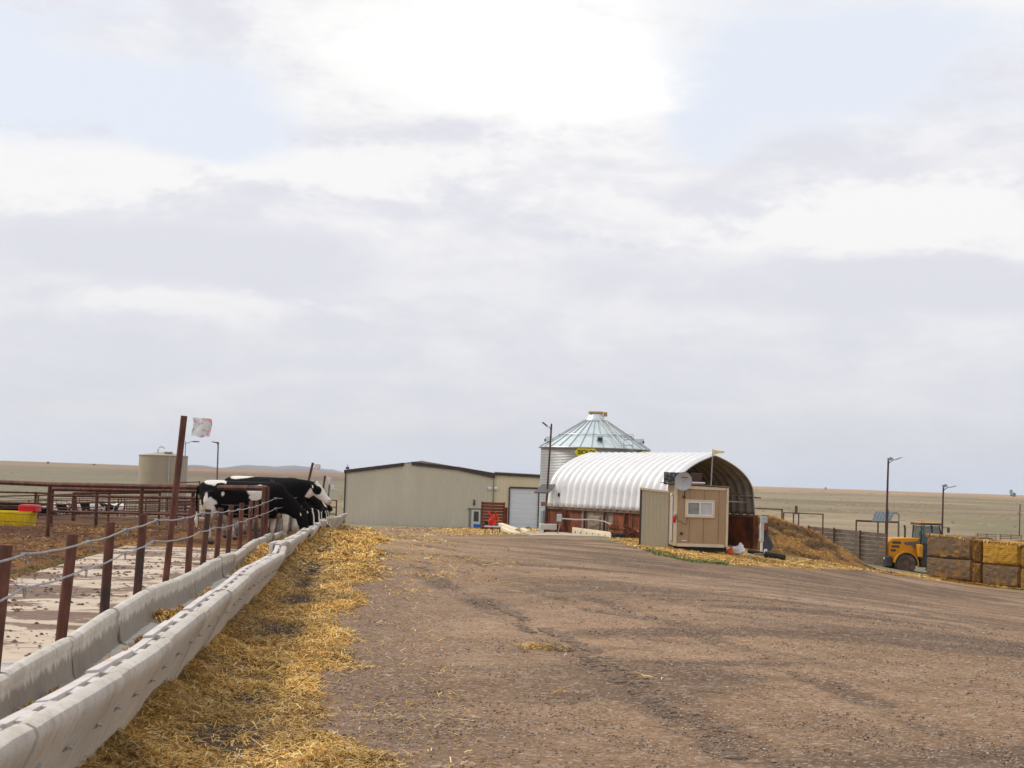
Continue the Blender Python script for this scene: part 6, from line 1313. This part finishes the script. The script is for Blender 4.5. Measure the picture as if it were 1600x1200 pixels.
def bale(p, rz, L, W_, Hh, mats, label, sd):
    r2 = np.random.RandomState(sd); n = 13; t = thing('straw_bale', p, label, 'bale', rz, 'large square straw bales stacked in two layers')
    V = []; F_ = []; 
    def face(o, u, v, nu, nv):
        b = len(V); nrm = u.cross(v).normalized()
        for i in range(nu + 1):
            for j in range(nv + 1):
                P_ = o + u * (i / nu) + v * (j / nv); ed = min(i, nu - i, j, nv - j); rr2 = 0 if ed > 1 else (.02 if ed == 1 else .10); c = Vector((L / 2, W_ / 2, Hh / 2)); P_ = c + (P_ - c) * (1 - rr2 * .9)
                V.append(tuple(P_ + nrm * (r2.uniform(-.045, .045) + .05 * math.sin(math.pi * i / nu) * math.sin(math.pi * j / nv) if ed > 0 else 0)))
        for i in range(nu):
            for j in range(nv): a = b + i * (nv + 1) + j; F_.append((a, a + nv + 1, a + nv + 2, a + 1))
    X, Y_, Z = Vector((L, 0, 0)), Vector((0, W_, 0)), Vector((0, 0, Hh)); O = Vector((0, 0, 0))
    face(O, X, Z, 26, n); face(X, Y_, Z, n, n); face(X + Y_, -X, Z, 26, n); face(Y_, -Y_, Z, n, n); face(Z, X, Y_, 26, n); face(O, Y_, X, n, 26)
    o = MB().add(V, F_).build('straw_block', mats, t, True)
    tw = simple('orange_twine', (.45, .18, .05), .7) if 'orange_twine' not in MATS else MATS['orange_twine']
    for k in range(1, 6): y = W_ * k / 6; MB().tube([(-.012, y, .05), (-.012, y, Hh - .02), (.03, y, Hh + .01), (L - .03, y, Hh + .01), (L + .012, y, Hh - .02), (L + .012, y, .05)], .008, 4).build('twine', tw, t)
    return t
pa, pb = at(1444.5, 902, 108.5), at(1603, 923, 102.5); dv = Vector((pb.x - pa.x, pb.y - pa.y, 0)); LB = dv.length; du = dv.normalized(); rzb = math.atan2(du.y, du.x)
hB = (at(1446, 836, 108.5).z - pa.z) / 2; fr = (1520 - 1444.5) / (1603 - 1444.5)
xs_ = []; px_seq = [1444.5, 1519, 1532.5, 1592.5, 1650, 1710]
for px in px_seq:
    a, b = ray(px, 905); t_ = (pa.x - a * pa.y) / (a * du.y - du.x); xs_.append(t_)
LABS = [('brown weathered straw bale at the lower left corner of the stack, beside the loader', bA), ('brown weathered straw bale on top at the left end of the stack, beside the loader', bA),
        ('narrow mixed brown and gold straw bale end in the lower layer, second from the left', bC), ('narrow mixed brown and gold straw bale end in the top layer, second from the left', bC),
        ('grey brown straw bale in the lower layer under the bright golden one', bA), ('bright golden straw bale on top in the right half of the stack', bB),
        ('mixed straw bale in the lower layer cut by the right frame edge', bC), ('mixed gold straw bale on top cut by the right frame edge', bC), ('hidden', bC), ('hidden', bC)]
i = 0
for k in range(4):
    s0, s1 = xs_[k], xs_[k + 1]
    for lay in (0, 1):
        p = Vector((pa.x, pa.y, 0)) + du * s0; gzz = (pa.z + (pb.z - pa.z) * (s0 / LB)) - (0.0); 
        bale(Vector((p.x, p.y + (.1 if k == 1 else 0), gzz - .06 + lay * (hB + .0))), rzb + rnd.uniform(-.012, .012), (s1 - s0) - .02, 2.3, hB + .05 - lay * .0, LABS[i][1], LABS[i][0], 40 + i); i += 1
n = 5000; s_ = rs.rand(n) * (xs_[4]); t_ = rs.randn(n) * .25; X_ = pa.x + du.x * s_ + .25 * 0 - du.y * t_ * -1; Y__ = pa.y + du.y * s_ - .15 + t_ * .8; V1 = blades(X_, Y__, Hn(X_, Y__) + .03 + .05 * rs.rand(n), .16 + .1 * rs.rand(n), .035 * np.ones(n), 1.0)
top_s = rs.rand(2500) * xs_[4]; w_ = rs.rand(2500) * .5; TX_ = pa.x + du.x * top_s - du.y * w_; TY_ = pa.y + du.y * top_s + du.x * w_; TZ_ = pa.z + (pb.z - pa.z) * top_s / LB + 2 * hB + .02
V2 = blades(TX_, TY_, TZ_, .18 + .1 * rs.rand(2500), .03 * np.ones(2500), 1.8); emit('straw', [V1, V2], straw_m, 4, kind='stuff', label='loose straw fallen around and on top of the square bales', cat='straw')
# dark dirt mound behind the bales
c = on(1596, 856, 128); tpz = at(1590, 841.5, 128).z - c.z; n = 40; V = []; 
for i in range(n + 1):
    for j in range(n + 1):
        x, y = (i / n - .5) * 11, (j / n - .5) * 9; r_ = math.hypot(x / 5.5, y / 4.5); h = max(0, 1 - r_ ** 1.5) * tpz; V.append((x, y, h))
V = np.array(V); V[:, 2] += (fbm(V[:, 0] / .9, V[:, 1] / .9, 141, 4) - .5) * .5 * (V[:, 2] > .02) - .1
ii, jj = np.meshgrid(np.arange(n), np.arange(n), indexing='ij'); k = n + 1; Fq = np.stack([ii * k + jj, (ii + 1) * k + jj, (ii + 1) * k + jj + 1, ii * k + jj + 1], -1).reshape(-1, 4)
o = fast_mesh('dirt_mound', V, Fq, simple('dark_dirt', (.11, .062, .04), .95, 0, .35, 2, bump=.6), 4, None, True); o.location = c; tag(o, 'dark brown dirt mound rising behind the right end of the bale stack', 'mound')

# ------------------------------------------------------------------ wheel loader
YL = 115.5; wc0 = at(1409.5, 881.5, YL); gw = at(1409.5, 898, YL).z; ld = thing('wheel_loader', Vector((wc0.x, YL + 1.0, gw)), 'yellow wheel loader with a dark cab parked behind the straw bales', 'wheel loader', R(9))
yel = simple('loader_yellow', (.62, .27, .012), .45, 0, .12, 2, dirt=(.30, .17, .06), damt=.5); dk = simple('loader_charcoal', (.045, .045, .052), .5, 0, .2, 3, dirt=(.13, .10, .08), damt=.4); tyre_m = simple('dusty_tyre', (.085, .065, .05), .9, 0, .3, 5, dirt=(.22, .155, .11), damt=.8); rim_m = simple('dusty_rim', (.13, .085, .06), .8, 0, .3, 4)
WR = (wc0.z - gw) * 1.0
def wheel(x, y):
    s = -1 if y < 0 else 1; t = MB()
    prof = [(WR * .50, -.23), (WR * .62, -.27), (WR * .86, -.28), (WR * .97, -.24), (WR, -.12), (WR, .12), (WR * .97, .24), (WR * .86, .28), (WR * .62, .27), (WR * .50, .23)]
    rings = [[(x + r * math.cos(a), y + w_, WR + r * math.sin(a)) for r, w_ in prof] for a in np.linspace(0, 2 * math.pi, 33)]
    t.loft(rings, caps=False)
    for k in range(22):
        a = 2 * math.pi * k / 22
        for q in (-1, 1):
            c = (x + WR * 1.0 * math.cos(a + .07 * q), y + q * .13, WR + WR * 1.0 * math.sin(a + .07 * q)); t.box(c, (.07, .27, .075), q * .35, 0, -a + math.pi / 2) 
    w_o = t.build('wheel', tyre_m, ld, True)
    m = MB(); m.loft([[(x + r * math.cos(a), y + s * yy, WR + r * math.sin(a)) for a in np.linspace(0, 2 * math.pi, 24, False)] for r, yy in ((WR * .52, .20), (WR * .50, .25), (WR * .44, .14), (WR * .26, .12), (WR * .24, .22), (WR * .12, .24))]); m.build('rim', rim_m, w_o, True)
for x in (0, 3.05):
    for y in (-1.05, 1.05): wheel(x, y)
# rear body (hood) outline in x,z
hood = [(-1.02, .95), (-1.12, 1.25), (-1.10, 1.75), (-1.0, 2.2), (-.82, 2.40), (.55, 2.47), (1.12, 2.45), (1.16, 1.05), (.82, .95)]
hm2 = MB(); 
def shaped(poly, ys):     # prism with the outline drawn in towards the sides
    rings = [];  cx_ = sum(p[0] for p in poly) / len(poly); cz_ = sum(p[1] for p in poly) / len(poly)
    for y, k in ys: rings.append([(cx_ + (x - cx_) * k, y, cz_ + (z - cz_) * k) for x, z in poly])
    return MB().loft(rings)
shaped(hood, ((-.82, .93), (-.76, 1.0), (.76, 1.0), (.82, .93))).build('engine_hood', yel, ld, False)
for z, x0, x1 in ((2.12, -.80, -.20), (1.86, -.86, -.30), (1.60, -.9, -.55)): MB().bbox(((x0 + x1) / 2, -.83, z), (x1 - x0, .03, .15), .01).build('grille_slot', dk, ld)
MB().prism([(-.05, 2.15), (.95, 2.25), (1.0, 2.0), (.78, 1.72), (.55, 1.95), (.1, 2.0)], -.85, -.825).build('side_decal', MATS.get('decal_dark') or simple('decal_dark', (.12, .10, .09), .5, 0, .3, 6), ld)
MB().prism([(1.04, .98), (1.04, 2.4), (1.0, 2.4), (.98, .98)], -.85, .85).build('hood_seam', dk, ld)
MB().bbox((-1.12, 0, .85), (.5, 2.3, .75), .09).build('counterweight', dk, ld); MB().bbox((-.15, 0, .72), (1.9, 1.2, .55), .05).build('chassis', dk, ld)
for s in (-1, 1):
    pts = [(WR * 1.13 * math.cos(a), WR + WR * 1.13 * math.sin(a)) for a in np.linspace(R(-5), R(172), 15)]; out = pts + [(x * 1.10, WR + (z - WR) * 1.10) for x, z in reversed(pts)]
    MB().prism(out, s * 1.38, s * .72).build('fender', yel if s < 0 else dk, ld); MB().prism([(x * .985, WR + (z - WR) * .985) for x, z in pts] + [(x * .94, WR + (z - WR) * .94) for x, z in reversed(pts)], s * 1.36, s * .72).build('fender_liner', dk, ld)
MB().bbox((.98, -.95, 1.62), (.30, .9, .85), .05, 0, 0, 0).build('side_cowl', yel, ld)
# cab
cabp = [(1.18, 1.25), (1.18, 2.3), (1.25, 3.32), (2.55, 3.32), (2.82, 2.2), (2.70, 1.25)]
cb = MB(); post_ = [((1.22, 2.05), (1.28, 3.3)), ((2.02, 2.0), (2.02, 3.3)), ((2.78, 2.2), (2.52, 3.3))]
cabb = MB().prism([(1.16, 1.25), (1.16, 2.12), (2.80, 2.12), (2.72, 1.25)], -.78, .78).build('cab', dk, ld)
for s in (-1, 1):
    for a, b in post_: MB().tube([(a[0], s * .76, a[1]), (b[0], s * .70, b[1])], .05, 6).build('cab_pillar', dk, cabb)
gt = simple('cab_glass', (.05, .12, .115), .06, 0, .35, 1.5, spec=.9); gt.node_tree.nodes['Principled BSDF'].inputs['Alpha'].default_value = .62
MB().loft([[(1.20, s * .75, 2.12), (2.77, s * .75, 2.12), (2.53, s * .70, 3.28), (1.28, s * .70, 3.28)] for s in (-1, 1)]).build('cab_windows', gt, cabb)
MB().bbox((1.75, .05, 2.35), (.45, .5, .75), .08).build('driver_seat', black_m, cabb); MB().bbox((2.12, -.79, 1.75), (1.0, .04, .55), .02).build('door_panel', simple('cab_door_dark', (.03, .032, .04), .4), cabb)
MB().bbox((1.90, 0, 3.40), (1.62, 1.75, .13), .05).build('cab_roof', simple('roof_charcoal', (.06, .055, .05), .6), ld); MB().bbox((1.90, 0, 3.485), (1.50, 1.62, .06), .03).build('roof_top', yel, ld)
MB().cyl((1.45, -.3, 3.5), (1.45, -.3, 3.68), .07, .05, 10).build('beacon', simple('amber_beacon', (.8, .25, .02), .3), ld, True)
MB().tube([(.30, -.25, 2.4), (.30, -.25, 3.1), (.24, -.25, 3.28)], .07, 8).build('exhaust', dk, ld, True); MB().bbox((1.02, -1.12, 2.78), (.10, .26, .36), .03).tube([(1.2, -.78, 2.95), (1.04, -1.1, 2.9)], .02, 6).build('mirror', dk, ld); MB().bbox((3.0, -1.12, 3.05), (.10, .28, .38), .03).tube([(2.55, -.75, 3.25), (3.0, -1.1, 3.22)], .02, 6).build('mirror', dk, ld)
for i in range(4): MB().bbox((1.22, -.98, .55 + i * .27), (.45, .25, .05), .01).build('step', dk, ld)
MB().bbox((1.62, -.82, .95), (1.0, .5, .75), .05).build('fuel_tank', dk, ld); MB().bbox((2.1, 0, .78), (2.9, .75, .4), .05).build('frame', dk, ld)
MB().ell((-1.32, -.85, 1.05), (.08, .12, .12)).build('tail_light', simple('pale_lens', (.65, .68, .68), .2), ld)
# lift arms and bucket, mostly behind the bales
for s in (-1, 1): MB().prism([(2.7, 2.0), (2.9, 2.25), (4.0, 1.75), (5.1, .75), (4.85, .5), (3.8, 1.25)], s * .55, s * .72).build('lift_arm', yel, ld)
MB().prism([(4.9, .15), (4.85, 1.15), (5.05, 1.25), (5.25, .5), (6.1, .12), (6.1, .05), (5.1, .05)], -1.45, 1.45).build('bucket', dk, ld)
# ------------------------------------------------------------------ distant trees and bushes
fol = simple('far_foliage', (.075, .085, .06), .9, 0, .3, .5)
def far_tree(px, pyb, Y, w_, h_, label, sd, name='tree'):
    g = on(px, pyb, Y); r2 = random.Random(sd); t = thing(name, g, label, 'tree' if name == 'tree' else 'bush')
    MB().tube([(0, 0, -.5), (0, 0, h_ * .35), (w_ * .05, 0, h_ * .7)], [w_ * .05, w_ * .04, w_ * .015], 6).build('trunk', wood_m, t, True)
    m = MB()
    for k in range(260):
        a, r_ = r2.uniform(0, 6.28), r2.random() ** .5; z = r2.random(); sp_ = (1 - .55 * z) * (.35 + .65 * (z > .18)); x, y = math.cos(a) * r_ * w_ / 2 * sp_, math.sin(a) * r_ * w_ / 2 * sp_; s = w_ * r2.uniform(.04, .09)
        zz = h_ * (.15 + .85 * z); c = Vector((x, y, zz)); q = [c + Vector((r2.uniform(-1, 1), r2.uniform(-1, 1), r2.uniform(-1, 1))) * s for _ in range(4)]; m.add(q, [(0, 1, 2), (0, 2, 3), (0, 3, 1), (1, 3, 2)])
    m.build('crown', fol, t)
far_tree(1580, 776, 1500, 4.4, 6.5, 'small dark tree on the horizon at the right, taller of the two', 1); far_tree(1584.5, 777, 1520, 4.8, 3.6, 'low rounded dark tree right beside the taller one on the horizon', 2)
far_tree(75, 724, 1900, 4., 2.2, 'tiny dark bush on the left skyline, nearer the frame edge', 3, 'bush'); far_tree(147, 726, 1900, 3.5, 1.8, 'tiny dark bush on the left skyline, farther right', 4, 'bush'); far_tree(1290, 766, 1900, 3., 2.6, 'tiny bush on the right skyline above the mulch pile', 5, 'bush')
for px, w_, lab in ((1542, 3.2, 'faint distant stock pen frame on the right pasture, left one'), (1580, 3.6, 'faint distant stock pen frame on the right pasture, right one')):
    t = thing('stock_pen', on(px, 824, 300), lab, 'stock pen'); 
    for z in (.25, .55, .85): MB().tube([(-w_ / 2, 0, z), (w_ / 2, 0, z), (w_ / 2, 1.5, z), (-w_ / 2, 1.5, z), (-w_ / 2, 0, z)], .04, 5).build('rail', rust_far, t)
    for x in (-w_ / 2, 0, w_ / 2): MB().cyl((x, 0, -.2), (x, 0, 1.0), .06, n=6).build('post', rust_far, t)

# ------------------------------------------------------------------ air: faint haze that pales the far hills
hz = MB().box((0, 0, 60), (30000, 30000, 400)).build('haze', None); hz['kind'] = 'stuff'
hmz = bpy.data.materials.new('haze_air'); hmz.use_nodes = True; hn = hmz.node_tree; hn.nodes.clear(); pv = hn.nodes.new('ShaderNodeVolumePrincipled'); ho = hn.nodes.new('ShaderNodeOutputMaterial')
pv.inputs['Color'].default_value = (.80, .86, .95, 1); pv.inputs['Density'].default_value = 0.00005; pv.inputs['Anisotropy'].default_value = .2; hn.links.new(pv.outputs[0], ho.inputs['Volume']); hz.data.materials.append(hmz)
